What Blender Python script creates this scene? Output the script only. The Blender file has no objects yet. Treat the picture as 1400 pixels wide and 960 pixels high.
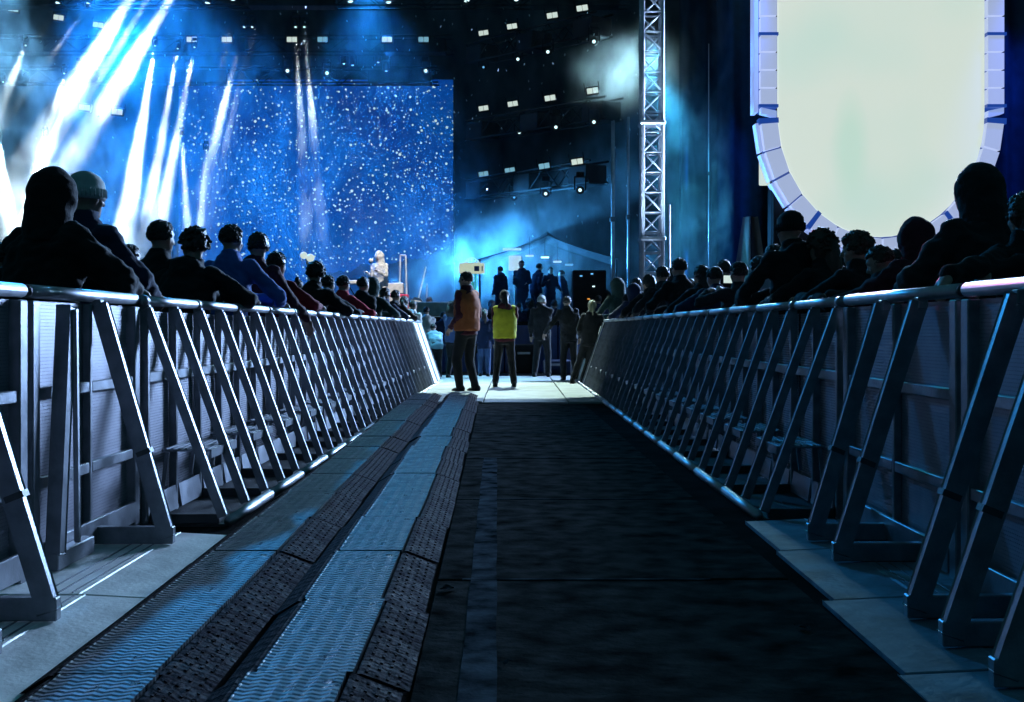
import bpy, bmesh, math, random
from mathutils import Vector, Matrix, Euler, noise
R = math.radians
random.seed(7)
S = bpy.context.scene
COL = S.collection

# ------------------------------------------------------------------ camera
F = 1700.0                      # focal length in photograph pixels (44 mm on full frame)
EYE = 0.98                      # camera height
cd = bpy.data.cameras.new('camera'); cam = bpy.data.objects.new('camera', cd); COL.objects.link(cam)
cam.location = (0, 0, EYE); cam.rotation_euler = (R(90), 0, 0)
cd.sensor_width = 36; cd.lens = 36 * F / 1400; cd.shift_x = -2 / 1400; cd.shift_y = -30 / 1400
cd.clip_start = 0.1; cd.clip_end = 2000
S.camera = cam
def at(px, py, Y): return Vector(((px - 702) * Y / F, Y, EYE - (py - 450) * Y / F))

# ------------------------------------------------------------------ world (night sky) and exposure
W = bpy.data.worlds.new("World"); S.world = W; W.use_nodes = True
bg = W.node_tree.nodes['Background']
bg.inputs[0].default_value = (0.10, 0.50, 0.74, 1); bg.inputs[1].default_value = 0.11
S.view_settings.view_transform = 'Standard'; S.view_settings.look = 'None'
S.view_settings.exposure = 0.0; S.view_settings.gamma = 1.0
S.cycles.use_denoising = True
S.cycles.max_bounces = 5; S.cycles.diffuse_bounces = 2; S.cycles.glossy_bounces = 2
S.cycles.volume_bounces = 0; S.cycles.transparent_max_bounces = 12
S.cycles.sample_clamp_indirect = 3.0
S.cycles.volume_step_rate = 0.9

# ------------------------------------------------------------------ large lamps of the show
def lamp(name, kind, loc, target, energy, col, **kw):
    l = bpy.data.lights.new(name, kind); l.energy = energy; l.color = col
    for k, v in kw.items(): setattr(l, k, v)
    o = bpy.data.objects.new(name, l); COL.objects.link(o)
    o.location = loc; o.rotation_euler = (Vector(target) - Vector(loc)).to_track_quat('-Z', 'Y').to_euler()
    return o
SCR = Vector((8.85, 30.0, 6.2))             # the big white video screen on the right
lamp('video_screen_light', 'AREA', SCR + Vector((0, -0.25, 0)), SCR + Vector((0, -10, 0)), 15000, (0.36, 0.58, 1.0),
     shape='RECTANGLE', size=4.4, size_y=6.0)
# house floods on the stage roof
lamp('pit_flood', 'SPOT', (0.1, 31, 13.5), (-0.05, 19.9, 0), 30000, (0.72, 1.0, 0.95), spot_size=R(14), spot_blend=0.12, shadow_soft_size=0.08)
lamp('cyan_flood', 'SPOT', (-2.6, 33, 12.5), (-0.7, 6, 0), 1300, (0.03, 0.52, 0.76), spot_size=R(22), spot_blend=0.7, shadow_soft_size=0.3)
lamp('pit_crowd_light', 'SPOT', (-2.8, 27.6, 9.0), (-1.6, 24.4, 1.0), 7000, (0.22, 0.72, 1.0), spot_size=R(26), spot_blend=0.6, shadow_soft_size=0.2)
lamp('pink_light', 'SPOT', (5.2, 26, 4.6), (2.45, 8.0, 1.80), 5000, (1.0, 0.12, 0.38), spot_size=R(5), spot_blend=0.8, shadow_soft_size=0.1)
lamp('blue_flood', 'SPOT', (-8.5, 33, 11.5), (1.7, 6, 0.6), 11000, (0.025, 0.33, 0.88), spot_size=R(26), spot_blend=0.7, shadow_soft_size=0.25)

# ------------------------------------------------------------------ materials
M = {}
def nodes_of(name):
    m = bpy.data.materials.new(name); m.use_nodes = True; nt = m.node_tree
    return m, nt, nt.nodes['Principled BSDF']
def setp(b, **kw):
    for k, v in kw.items(): b.inputs[k.replace('_', ' ')].default_value = v
def mat(name, col, rough=0.6, metal=0.0, var=0.25, nscale=8.0, bump=0.0, bscale=60.0, stretch=None, spec=0.5, sheen=0.0):
    m, nt, b = nodes_of(name)
    setp(b, Roughness=rough, Metallic=metal); b.inputs['Specular IOR Level'].default_value = spec
    if sheen: b.inputs['Sheen Weight'].default_value = sheen
    tc = nt.nodes.new('ShaderNodeTexCoord'); mp = nt.nodes.new('ShaderNodeMapping')
    nt.links.new(tc.outputs['Object'], mp.inputs[0])
    if stretch: mp.inputs['Scale'].default_value = stretch
    n = nt.nodes.new('ShaderNodeTexNoise'); n.inputs['Scale'].default_value = nscale; n.inputs['Detail'].default_value = 5
    nt.links.new(mp.outputs[0], n.inputs['Vector'])
    r = nt.nodes.new('ShaderNodeMapRange'); r.inputs[1].default_value = 0.3; r.inputs[2].default_value = 0.7
    r.inputs[3].default_value = 1 - var; r.inputs[4].default_value = 1 + var
    nt.links.new(n.outputs[0], r.inputs[0])
    mx = nt.nodes.new('ShaderNodeVectorMath'); mx.operation = 'SCALE'; mx.inputs[0].default_value = col
    nt.links.new(r.outputs[0], mx.inputs['Scale']); nt.links.new(mx.outputs[0], b.inputs['Base Color'])
    rr = nt.nodes.new('ShaderNodeMapRange'); rr.inputs[3].default_value = max(0.05, rough - 0.12); rr.inputs[4].default_value = min(1, rough + 0.12)
    nt.links.new(n.outputs[0], rr.inputs[0]); nt.links.new(rr.outputs[0], b.inputs['Roughness'])
    if bump:
        n2 = nt.nodes.new('ShaderNodeTexNoise'); n2.inputs['Scale'].default_value = bscale; n2.inputs['Detail'].default_value = 3
        nt.links.new(mp.outputs[0], n2.inputs['Vector'])
        bp = nt.nodes.new('ShaderNodeBump'); bp.inputs['Strength'].default_value = bump; bp.inputs['Distance'].default_value = 0.01
        nt.links.new(n2.outputs[0], bp.inputs['Height']); nt.links.new(bp.outputs[0], b.inputs['Normal'])
    M[name] = m; return m
def emit(name, col, strength, base=(0.02, 0.02, 0.02)):
    m, nt, b = nodes_of(name); setp(b, Base_Color=(*base, 1), Roughness=0.4)
    b.inputs['Emission Color'].default_value = (*col, 1); b.inputs['Emission Strength'].default_value = strength
    M[name] = m; return m
mat('aluminium', (0.22, 0.23, 0.26), 0.38, 0.7, 0.22, 14, 0.12, 90)
mat('steel_tube', (0.40, 0.41, 0.45), 0.42, 0.75, 0.18, 10, 0.06, 60)
mat('dark_steel', (0.05, 0.05, 0.055), 0.5, 0.3, 0.3, 10, 0.2, 120)
mat('tread_plate', (0.035, 0.036, 0.04), 0.6, 0.2, 0.3, 10, 0.4, 140)
mat('worn_blue_lit_plate', (0.18, 0.24, 0.30), 0.6, 0.1, 0.5, 5, 0.5, 30, spec=0.2)  # right plates: worn, with their dim blue light put into the colour
mat('pale_plate', (0.86, 0.86, 0.82), 0.42, 0.1, 0.22, 6, 0.35, 40)
mat('black_metal', (0.007, 0.007, 0.008), 0.6, 0.1, 0.3, 8, spec=0.2)
mat('ground_asphalt', (0.022, 0.022, 0.022), 0.95, 0, 0.35, 3, 0.5, 60, spec=0.0)
mat('floor_dark', (0.034, 0.034, 0.033), 0.95, 0, 0.65, 7, 0.9, 26, spec=0.0)
mat('floor_worn', (0.042, 0.050, 0.058), 0.95, 0, 0.9, 9, 0.4, 50, spec=0.0)
mat('pit_concrete', (0.30, 0.30, 0.28), 0.8, 0, 0.2, 3, 0.3, 30)
mat('drape_black', (0.012, 0.012, 0.014), 0.95, 0, 0.2, 4, spec=0.1)
mat('drape_blue', (0.006, 0.030, 0.065), 0.9, 0, 0.25, 3, spec=0.1)
mat('canvas_beige', (0.10, 0.09, 0.075), 0.9, 0, 0.2, 3)
mat('fascia_blue', (0.02, 0.05, 0.20), 0.35, 0, 0.2, 5)
mat('truss_metal', (0.50, 0.50, 0.54), 0.4, 0.5, 0.15, 12)
mat('skin', (0.33, 0.21, 0.16), 0.55, 0, 0.12, 12)
mat('skin_dark', (0.10, 0.06, 0.045), 0.55, 0, 0.12, 12)
mat('hair_black', (0.012, 0.010, 0.010), 0.5, 0, 0.4, 30, 0.6, 120, (1, 1, 0.25))
mat('hair_brown', (0.045, 0.028, 0.018), 0.5, 0, 0.4, 30, 0.6, 120, (1, 1, 0.25))
mat('hair_blonde', (0.42, 0.34, 0.20), 0.45, 0, 0.35, 30, 0.6, 120, (1, 1, 0.25))
mat('hair_grey', (0.5, 0.5, 0.48), 0.5, 0, 0.3, 30, 0.6, 120)
mat('eye_white', (0.6, 0.6, 0.6), 0.2)
CL = {'black': (0.012, 0.013, 0.015), 'charcoal': (0.020, 0.021, 0.024), 'navy': (0.012, 0.022, 0.06), 'blue': (0.03, 0.11, 0.38), 'red': (0.20, 0.012, 0.022),
      'bright_red': (0.55, 0.03, 0.05), 'grey': (0.50, 0.52, 0.52), 'denim': (0.05, 0.09, 0.20), 'green': (0.018, 0.045, 0.042), 'cream': (0.62, 0.60, 0.56),
      'orange': (0.34, 0.10, 0.035), 'yellow': (0.52, 0.50, 0.04), 'maroon': (0.07, 0.015, 0.025), 'lilac': (0.38, 0.30, 0.40), 'sky': (0.22, 0.42, 0.52), 'brown': (0.05, 0.03, 0.022)}
for k, v in CL.items(): mat('cloth_' + k, v, 0.85, 0, 0.22, 7, 0.35, 130, spec=0.2, sheen=0.06)
emit('white_led', (0.60, 0.72, 0.66), 1.0); emit('dim_led', (0.18, 0.42, 0.55), 1.0)
emit('lens_glow', (0.65, 0.95, 1.0), 1.6); emit('lens_blue', (0.15, 0.50, 0.9), 1.2)
emit('frame_light', (0.38, 0.46, 0.68), 0.9, (0.3, 0.3, 0.35)); emit('frame_light_dim', (0.26, 0.36, 0.72), 0.9, (0.6, 0.6, 0.65))
emit('frame_bar', (0.01, 0.05, 0.30), 1.0); emit('glowing_box', (0.46, 0.55, 0.42), 1.0); emit('green_lit_stand', (0.05, 0.45, 0.35), 0.6)
emit('amber_led', (0.9, 0.35, 0.05), 1.0); emit('phone_screen', (0.6, 0.75, 0.7), 1.0)

def perforated(name):
    m, nt, b = nodes_of(name); setp(b, Base_Color=(0.36, 0.35, 0.40, 1), Roughness=0.45, Metallic=0.35)
    tc = nt.nodes.new('ShaderNodeTexCoord'); sx = nt.nodes.new('ShaderNodeSeparateXYZ'); nt.links.new(tc.outputs['Object'], sx.inputs[0])
    def mth(op, a, c=None, d=None):
        n = nt.nodes.new('ShaderNodeMath'); n.operation = op
        for i, v in enumerate((a, c, d)):
            if v is None: continue
            if isinstance(v, (int, float)): n.inputs[i].default_value = v
            else: nt.links.new(v, n.inputs[i])
        return n.outputs[0]
    P = 0.016
    u = mth('DIVIDE', sx.outputs['Y'], P); v = mth('DIVIDE', sx.outputs['Z'], P * 0.866)
    row = mth('FLOOR', v); off = mth('MULTIPLY', mth('MODULO', row, 2.0), 0.5)
    fu = mth('SUBTRACT', mth('FRACT', mth('ADD', u, off)), 0.5); fv = mth('SUBTRACT', mth('FRACT', v), 0.5)
    d = mth('SQRT', mth('ADD', mth('MULTIPLY', fu, fu), mth('MULTIPLY', fv, fv)))
    hole = mth('LESS_THAN', d, 0.30)
    tr = nt.nodes.new('ShaderNodeBsdfTransparent'); mx = nt.nodes.new('ShaderNodeMixShader')
    nt.links.new(hole, mx.inputs[0]); nt.links.new(b.outputs[0], mx.inputs[1]); nt.links.new(tr.outputs[0], mx.inputs[2])
    nt.links.new(mx.outputs[0], nt.nodes['Material Output'].inputs['Surface'])
    n = nt.nodes.new('ShaderNodeTexNoise'); n.inputs['Scale'].default_value = 9; n.inputs['Detail'].default_value = 5
    nt.links.new(tc.outputs['Object'], n.inputs['Vector'])
    rp = nt.nodes.new('ShaderNodeValToRGB'); rp.color_ramp.elements[0].color = (0.22, 0.21, 0.26, 1); rp.color_ramp.elements[1].color = (0.40, 0.38, 0.44, 1)
    nt.links.new(n.outputs[0], rp.inputs[0]); nt.links.new(rp.outputs[0], b.inputs['Base Color'])
    M[name] = m
perforated('perforated_sheet')

def rubber(name, col, rough, chev):
    m, nt, b = nodes_of(name); b.inputs['Specular IOR Level'].default_value = 0.26 if chev else 0.04
    tc = nt.nodes.new('ShaderNodeTexCoord'); mp = nt.nodes.new('ShaderNodeMapping'); nt.links.new(tc.outputs['Object'], mp.inputs[0])
    n = nt.nodes.new('ShaderNodeTexNoise'); n.inputs['Scale'].default_value = 11; n.inputs['Detail'].default_value = 9; n.inputs['Roughness'].default_value = .72; nt.links.new(mp.outputs[0], n.inputs['Vector'])
    rp = nt.nodes.new('ShaderNodeValToRGB'); e = rp.color_ramp.elements
    e[0].position = 0.3; e[0].color = (*[c * 0.4 for c in col], 1); e[1].position = 0.72; e[1].color = (*[c * 2.2 for c in col], 1)
    nt.links.new(n.outputs[0], rp.inputs[0]); nt.links.new(rp.outputs[0], b.inputs['Base Color'])
    rr = nt.nodes.new('ShaderNodeMapRange'); rr.inputs[1].default_value = 0.3; rr.inputs[2].default_value = 0.7; rr.inputs[3].default_value = rough - 0.22; rr.inputs[4].default_value = rough + 0.25
    nt.links.new(n.outputs[0], rr.inputs[0]); nt.links.new(rr.outputs[0], b.inputs['Roughness'])
    # moulded relief: small raised lozenges in rows
    vo = nt.nodes.new('ShaderNodeTexVoronoi'); vo.distance = 'MANHATTAN'; vo.inputs['Scale'].default_value = 1.0; vo.inputs['Randomness'].default_value = 0.18
    mp2 = nt.nodes.new('ShaderNodeMapping'); nt.links.new(tc.outputs['Object'], mp2.inputs[0]); mp2.inputs['Scale'].default_value = (38, 70, 0) if chev else (55, 34, 0)
    nt.links.new(mp2.outputs[0], vo.inputs['Vector'])
    wv = nt.nodes.new('ShaderNodeTexWave'); wv.wave_type = 'BANDS'; wv.bands_direction = 'DIAGONAL'; wv.inputs['Scale'].default_value = 7; wv.inputs['Distortion'].default_value = 6; wv.inputs['Detail'].default_value = 3; wv.inputs['Detail Scale'].default_value = 3
    nt.links.new(tc.outputs['Object'], wv.inputs['Vector'])
    ad = nt.nodes.new('ShaderNodeMath'); ad.operation = 'MULTIPLY_ADD'; ad.inputs[1].default_value = -0.7
    nt.links.new(vo.outputs['Distance'], ad.inputs[0]); nt.links.new(wv.outputs[0], ad.inputs[2])
    ht = ad.outputs[0]
    if chev:                                   # moulded diamonds, two to a lid
        def mth(op, a, c=None, d=None):
            q = nt.nodes.new('ShaderNodeMath'); q.operation = op
            for i, v in enumerate((a, c, d)):
                if v is None: continue
                if isinstance(v, (int, float)): q.inputs[i].default_value = v
                else: nt.links.new(v, q.inputs[i])
            return q.outputs[0]
        sx = nt.nodes.new('ShaderNodeSeparateXYZ'); nt.links.new(tc.outputs['Object'], sx.inputs[0])
        ax = mth('DIVIDE', mth('ABSOLUTE', mth('SUBTRACT', sx.outputs['X'], .225)), .085)
        ay = mth('DIVIDE', mth('ABSOLUTE', mth('SUBTRACT', mth('MODULO', mth('ADD', sx.outputs['Y'], .01), .45), .225)), .13)
        dd = mth('ADD', ax, ay)
        zg = mth('PINGPONG', mth('DIVIDE', sx.outputs['X'], .024), 1.0)
        row = mth('FRACT', mth('ADD', mth('ADD', mth('DIVIDE', sx.outputs['Y'], .032), mth('MULTIPLY', zg, .45)), mth('MULTIPLY', n.outputs[0], .7)))
        chv = mth('MULTIPLY', mth('PINGPONG', row, .5), 2.0)
        ht = mth('MULTIPLY', chv, 1.5)
        ring = mth('ADD', mth('COMPARE', dd, .92, .09), mth('COMPARE', dd, .5, .07))
        ht = mth('ADD', ht, mth('MULTIPLY', ring, 1.6))
    ad2 = nt.nodes.new('ShaderNodeMath'); ad2.operation = 'MULTIPLY_ADD'; ad2.inputs[1].default_value = 1.3 if chev else 1.4
    nt.links.new(n.outputs[0], ad2.inputs[0]); nt.links.new(ht, ad2.inputs[2])
    bp = nt.nodes.new('ShaderNodeBump'); bp.inputs['Strength'].default_value = 0.75; bp.inputs['Distance'].default_value = 0.006
    nt.links.new(ad2.outputs[0], bp.inputs['Height']); nt.links.new(bp.outputs[0], b.inputs['Normal'])
    M[name] = m
rubber('ramp_lid', (0.003, 0.012, 0.017), 0.42, True)
rubber('ramp_flank', (0.009, 0.006, 0.009), 0.85, False)

def led_wall(name):
    m, nt, b = nodes_of(name); setp(b, Base_Color=(0.01, 0.01, 0.012, 1), Roughness=0.6)
    tc = nt.nodes.new('ShaderNodeTexCoord'); sx = nt.nodes.new('ShaderNodeSeparateXYZ'); nt.links.new(tc.outputs['Object'], sx.inputs[0])
    L = nt.links.new
    def mth(op, a, c=None, clamp=False):
        n = nt.nodes.new('ShaderNodeMath'); n.operation = op; n.use_clamp = clamp
        for i, v in enumerate((a, c)):
            if v is None: continue
            if isinstance(v, (int, float)): n.inputs[i].default_value = v
            else: L(v, n.inputs[i])
        return n.outputs[0]
    flat = nt.nodes.new('ShaderNodeCombineXYZ'); L(sx.outputs['X'], flat.inputs[0]); L(sx.outputs['Z'], flat.inputs[1])
    # picture on the screen: blue night sky with stars over a dark ridge
    n = nt.nodes.new('ShaderNodeTexNoise'); n.inputs['Scale'].default_value = 0.45; n.inputs['Detail'].default_value = 4; L(flat.outputs[0], n.inputs['Vector'])
    rp = nt.nodes.new('ShaderNodeValToRGB'); e = rp.color_ramp.elements
    e[0].position = 0.3; e[0].color = (0.001, 0.028, 0.24, 1); e[1].position = 0.7; e[1].color = (0.001, 0.080, 0.36, 1); L(n.outputs[0], rp.inputs[0])
    stars = None
    for sc_, rad, dens in ((2.3, 0.075, 0.8), (3.4, 0.085, 0.75), (4.6, 0.095, 0.6)):
        v = nt.nodes.new('ShaderNodeTexVoronoi'); v.voronoi_dimensions = '2D'; v.inputs['Scale'].default_value = sc_; L(flat.outputs[0], v.inputs['Vector'])
        sep = nt.nodes.new('ShaderNodeSeparateColor'); L(v.outputs['Color'], sep.inputs[0])
        r_ = mth('MULTIPLY', sep.outputs[0], rad * 1.6)
        on = mth('LESS_THAN', v.outputs['Distance'], r_); k = mth('LESS_THAN', sep.outputs[1], dens)
        o = mth('MULTIPLY', on, k)
        stars = o if stars is None else mth('MAXIMUM', stars, o)
    rn = nt.nodes.new('ShaderNodeTexNoise'); rn.noise_dimensions = '1D'; rn.inputs['Scale'].default_value = 0.9; rn.inputs['Detail'].default_value = 4; L(sx.outputs['X'], rn.inputs['W'])
    slope = mth('MULTIPLY', sx.outputs['X'], 0.22)
    ridge = mth('LESS_THAN', mth('SUBTRACT', sx.outputs['Z'], mth('ADD', mth('MULTIPLY', rn.outputs[0], 1.2), slope)), -2.75)
    m1 = nt.nodes.new('ShaderNodeMixRGB'); L(ridge, m1.inputs[0]); L(rp.outputs[0], m1.inputs[1]); m1.inputs[2].default_value = (0.001, 0.012, 0.07, 1)
    stars = mth('MULTIPLY', stars, mth('SUBTRACT', 1.0, ridge))
    m2 = nt.nodes.new('ShaderNodeMixRGB'); L(stars, m2.inputs[0]); L(m1.outputs[0], m2.inputs[1]); m2.inputs[2].default_value = (0.60, 0.85, 0.85, 1)
    L(m2.outputs[0], b.inputs['Emission Color']); b.inputs['Emission Strength'].default_value = 1.0
    M[name] = m
led_wall('led_wall_picture')
def video(name):
    m, nt, b = nodes_of(name); setp(b, Base_Color=(0.3, 0.3, 0.3, 1), Roughness=0.7)
    tc = nt.nodes.new('ShaderNodeTexCoord'); n = nt.nodes.new('ShaderNodeTexNoise'); n.inputs['Scale'].default_value = 0.35; n.inputs['Detail'].default_value = 1
    nt.links.new(tc.outputs['Object'], n.inputs['Vector'])
    rp = nt.nodes.new('ShaderNodeValToRGB'); e = rp.color_ramp.elements
    e[0].position = 0.3; e[0].color = (0.47, 0.61, 0.54, 1); e[1].position = 0.55; e[1].color = (0.555, 0.63, 0.555, 1)
    nt.links.new(n.outputs[0], rp.inputs[0])
    mp = nt.nodes.new('ShaderNodeMapping'); mp.inputs['Location'].default_value = (1.35, 0, -2.6); mp.inputs['Scale'].default_value = (1.9, 0, .62); nt.links.new(tc.outputs['Object'], mp.inputs[0])
    mp.vector_type = 'POINT'; mp.inputs['Location'].default_value = (.75 * 1.9, 0, -5.35 * .62)
    ln = nt.nodes.new('ShaderNodeVectorMath'); ln.operation = 'LENGTH'; nt.links.new(mp.outputs[0], ln.inputs[0])
    fg = nt.nodes.new('ShaderNodeMapRange'); fg.inputs[1].default_value = .35; fg.inputs[2].default_value = .95; fg.inputs[3].default_value = .75; fg.inputs[4].default_value = 0; nt.links.new(ln.outputs['Value'], fg.inputs[0])
    mxv = nt.nodes.new('ShaderNodeMixRGB'); nt.links.new(fg.outputs[0], mxv.inputs[0]); nt.links.new(rp.outputs[0], mxv.inputs[1]); mxv.inputs[2].default_value = (.42, .60, .50, 1)
    nt.links.new(mxv.outputs[0], b.inputs['Emission Color']); b.inputs['Emission Strength'].default_value = 1.12
    M[name] = m
video('video_picture')

# ------------------------------------------------------------------ object helpers
ORD = 'first second third fourth fifth sixth seventh eighth ninth tenth eleventh twelfth thirteenth fourteenth fifteenth sixteenth seventeenth eighteenth nineteenth twentieth'.split()
class MB:
    def __init__(self): self.bm = bmesh.new()
    def _xf(self, vs, mtx):
        for v in vs: v.co = mtx @ v.co
    def box(self, c, s, rot=None, bevel=0.0):
        r = bmesh.ops.create_cube(self.bm, size=1.0); vs = r['verts']
        m = Matrix.Translation(Vector(c)) @ (rot.to_4x4() if rot is not None else Matrix.Identity(4)) @ Matrix.Diagonal((*s, 1))
        self._xf(vs, m)
        if bevel:
            es = list({e for v in vs for e in v.link_edges}); bmesh.ops.bevel(self.bm, geom=es, offset=bevel, segments=1, affect='EDGES', profile=0.7)
        return self
    def bar(self, a, b, w, d, side=(1, 0, 0), bevel=0.0):
        """rectangular bar from a to b; w across 'side', d across the other way"""
        a, b = Vector(a), Vector(b); z = (b - a); L = z.length; z.normalize()
        y = z.cross(Vector(side)).normalized(); x = y.cross(z).normalized()
        rot = Matrix((x, y, z)).transposed()
        return self.box((a + b) / 2, (w, d, L), rot, bevel)
    def tube(self, pts, rad, n=10, caps=True):
        pts = [Vector(p) for p in pts]
        if not hasattr(rad, '__len__'): rad = [rad] * len(pts)
        rings = []; prev = None
        for i, p in enumerate(pts):
            t = (pts[min(i + 1, len(pts) - 1)] - pts[max(i - 1, 0)]).normalized()
            if prev is None:
                u = t.cross(Vector((0.13, 0.31, 0.94)));
                if u.length < 0.1: u = t.cross(Vector((1, 0, 0)))
            else: u = prev - t * prev.dot(t)
            u.normalize(); prev = u; w = t.cross(u)
            rr = rad[i]; ra, rb = rr if hasattr(rr, '__len__') else (rr, rr)
            rings.append([self.bm.verts.new(p + u * (ra * math.cos(2 * math.pi * k / n)) + w * (rb * math.sin(2 * math.pi * k / n))) for k in range(n)])
        for i in range(len(rings) - 1):
            for k in range(n):
                self.bm.faces.new((rings[i][k], rings[i][(k + 1) % n], rings[i + 1][(k + 1) % n], rings[i + 1][k]))
        if caps:
            self.bm.faces.new(rings[0][::-1]); self.bm.faces.new(rings[-1])
        return self
    def loft(self, rows, n=16):
        """rows of (centre, rx, ry) horizontal ellipses, closed with caps"""
        rings = []
        for c, rx, ry in rows:
            rings.append([self.bm.verts.new((c[0] + rx * math.cos(2 * math.pi * k / n), c[1] + ry * math.sin(2 * math.pi * k / n), c[2])) for k in range(n)])
        for i in range(len(rings) - 1):
            for k in range(n):
                self.bm.faces.new((rings[i][k], rings[i][(k + 1) % n], rings[i + 1][(k + 1) % n], rings[i + 1][k]))
        self.bm.faces.new(rings[0][::-1]); self.bm.faces.new(rings[-1]); return self
    def ball(self, c, r, rot=None, u=14, v=10):
        q = bmesh.ops.create_uvsphere(self.bm, u_segments=u, v_segments=v, radius=1.0)
        if not hasattr(r, '__len__'): r = (r, r, r)
        m = Matrix.Translation(Vector(c)) @ (rot.to_4x4() if rot is not None else Matrix.Identity(4)) @ Matrix.Diagonal((*r, 1))
        self._xf(q['verts'], m); return self
    def cap(self, a, b, ra, rb):
        """closed tapered capsule"""
        self.tube([a, (Vector(a) + Vector(b)) / 2, b], [ra, (ra + rb) / 2, rb], 12); self.ball(a, ra, None, 12, 8); self.ball(b, rb, None, 12, 8); return self
    def face(self, pts):
        self.bm.faces.new([self.bm.verts.new(Vector(p)) for p in pts]); return self
    def grid(self, fn, nu, nv):
        vs = [[self.bm.verts.new(Vector(fn(i / nu, j / nv))) for j in range(nv + 1)] for i in range(nu + 1)]
        for i in range(nu):
            for j in range(nv): self.bm.faces.new((vs[i][j], vs[i + 1][j], vs[i + 1][j + 1], vs[i][j + 1]))
        return self
    def mesh(self, name, m, smooth=False):
        me = bpy.data.meshes.new(name); bmesh.ops.recalc_face_normals(self.bm, faces=self.bm.faces[:]); self.bm.to_mesh(me); self.bm.free()
        if m: me.materials.append(M[m] if isinstance(m, str) else m)
        if smooth: me.shade_smooth()
        return me
    def build(self, name, m, parent=None, smooth=False): return put(name, self.mesh(name, m, smooth), parent)
def put(name, me, parent=None, loc=None, rotz=0.0):
    o = bpy.data.objects.new(name, me); COL.objects.link(o)
    if parent is not None: o.parent = parent
    if loc is not None: o.location = loc
    if rotz: o.rotation_euler = (0, 0, rotz)
    return o
def tag(o, label=None, cat=None, group=None, kind=None):
    if label: o['label'] = label
    if cat: o['category'] = cat
    if group: o['group'] = group
    if kind: o['kind'] = kind
    return o
def thing(name, label, cat, loc=(0, 0, 0), rotz=0.0, group=None):
    return tag(put(name, None, None, loc, rotz), label, cat, group)
def copy_tree(o, parent=None):
    c = o.copy(); COL.objects.link(c)
    if parent is not None: c.parent = parent
    for ch in list(o.children): copy_tree(ch, c)
    return c

# ------------------------------------------------------------------ ground and floors
tag(MB().grid(lambda u, v: ((u - .5) * 1600, v * 1200 - 60, 0), 4, 4).build('ground', 'ground_asphalt'), kind='structure')
# the walkway between the barriers: dark track panels, each its own piece, slightly askew to the barriers
SK = 0.0137
walk = MB().face([(-1.5, 1.0, .004), (1.3, 1.0, .004), (1.25, 16.2, .004), (-1.5, 16.2, .004)]).build('walkway', 'ground_asphalt'); tag(walk, kind='structure')
EDGE = [2.52, 4.76, 7.0, 9.24, 11.48, 13.72, 15.95]
for i in range(len(EDGE)):
    y0 = EDGE[i] - 2.22 + 0.006; y1 = EDGE[i] - 0.006
    for x0, x1 in ((-0.27, 1.08),):
        yc = (y0 + y1) / 2; sh = -SK * (yc - 3.27)
        MB().box(((x0 + x1) / 2 + sh, yc, 0.012 + random.uniform(-.001, .001)), (x1 - x0, y1 - y0, 0.016), Matrix.Rotation(SK, 3, 'Z'), 0.003).build('floor_panel', 'floor_dark', walk)
    MB().box((0.30 - SK * (y1 - 3.27), y1 + 0.006, 0.0225), (0.95, 0.022, 0.003)).build('joint_strip', 'floor_worn', walk)
tag(MB().grid(lambda u, v: (-0.14 + 0.1 * u - SK * (v * 6.2 - 0.3) + 0.002 * math.sin(v * 40 + u * 9), 2.6 + v * 6.6, 0.0235), 1, 40).build('worn_stripe', 'floor_worn'), kind='structure')
# pit floor in front of the stage, slabs
pit = MB().face([(-9, 16.2, .006), (9, 16.2, .006), (9, 27.9, .006), (-9, 27.9, .006)]).build('pit_floor', 'ground_asphalt'); tag(pit, kind='structure')
for ix in range(6):
    for iy in range(6):
        x = -3.2 + ix * 1.12; y = 16.95 + iy * 1.5
        MB().box((x, y, 0.012 + 0.006 * ((ix * 7 + iy * 3) % 3)), (1.11, 1.49, 0.03), None, 0.006).build('slab', 'pit_concrete', pit)

for i, (px, py, w, lab) in enumerate(((1097, 857, .05, 'small pale scrap of paper on the dark walkway near the right plates'), (612, 804, .06, 'small pale scrap of paper beside the right cable ramp row'), (690, 905, .035, 'tiny scrap of paper near the camera on the dark walkway'))):
    Y = F * (EYE - .03) / (py - 450); sc_ = MB().grid(lambda u, v: ((u - .5) * w, (v - .5) * w * .7, .006 * math.sin(u * 5 + v * 3)), 4, 4).build('paper_scrap', 'floor_worn')
    sc_.location = ((px - 702) * Y / F, Y, .032); sc_.rotation_euler = (0, 0, i * 1.3); tag(sc_, lab, 'litter')

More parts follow.
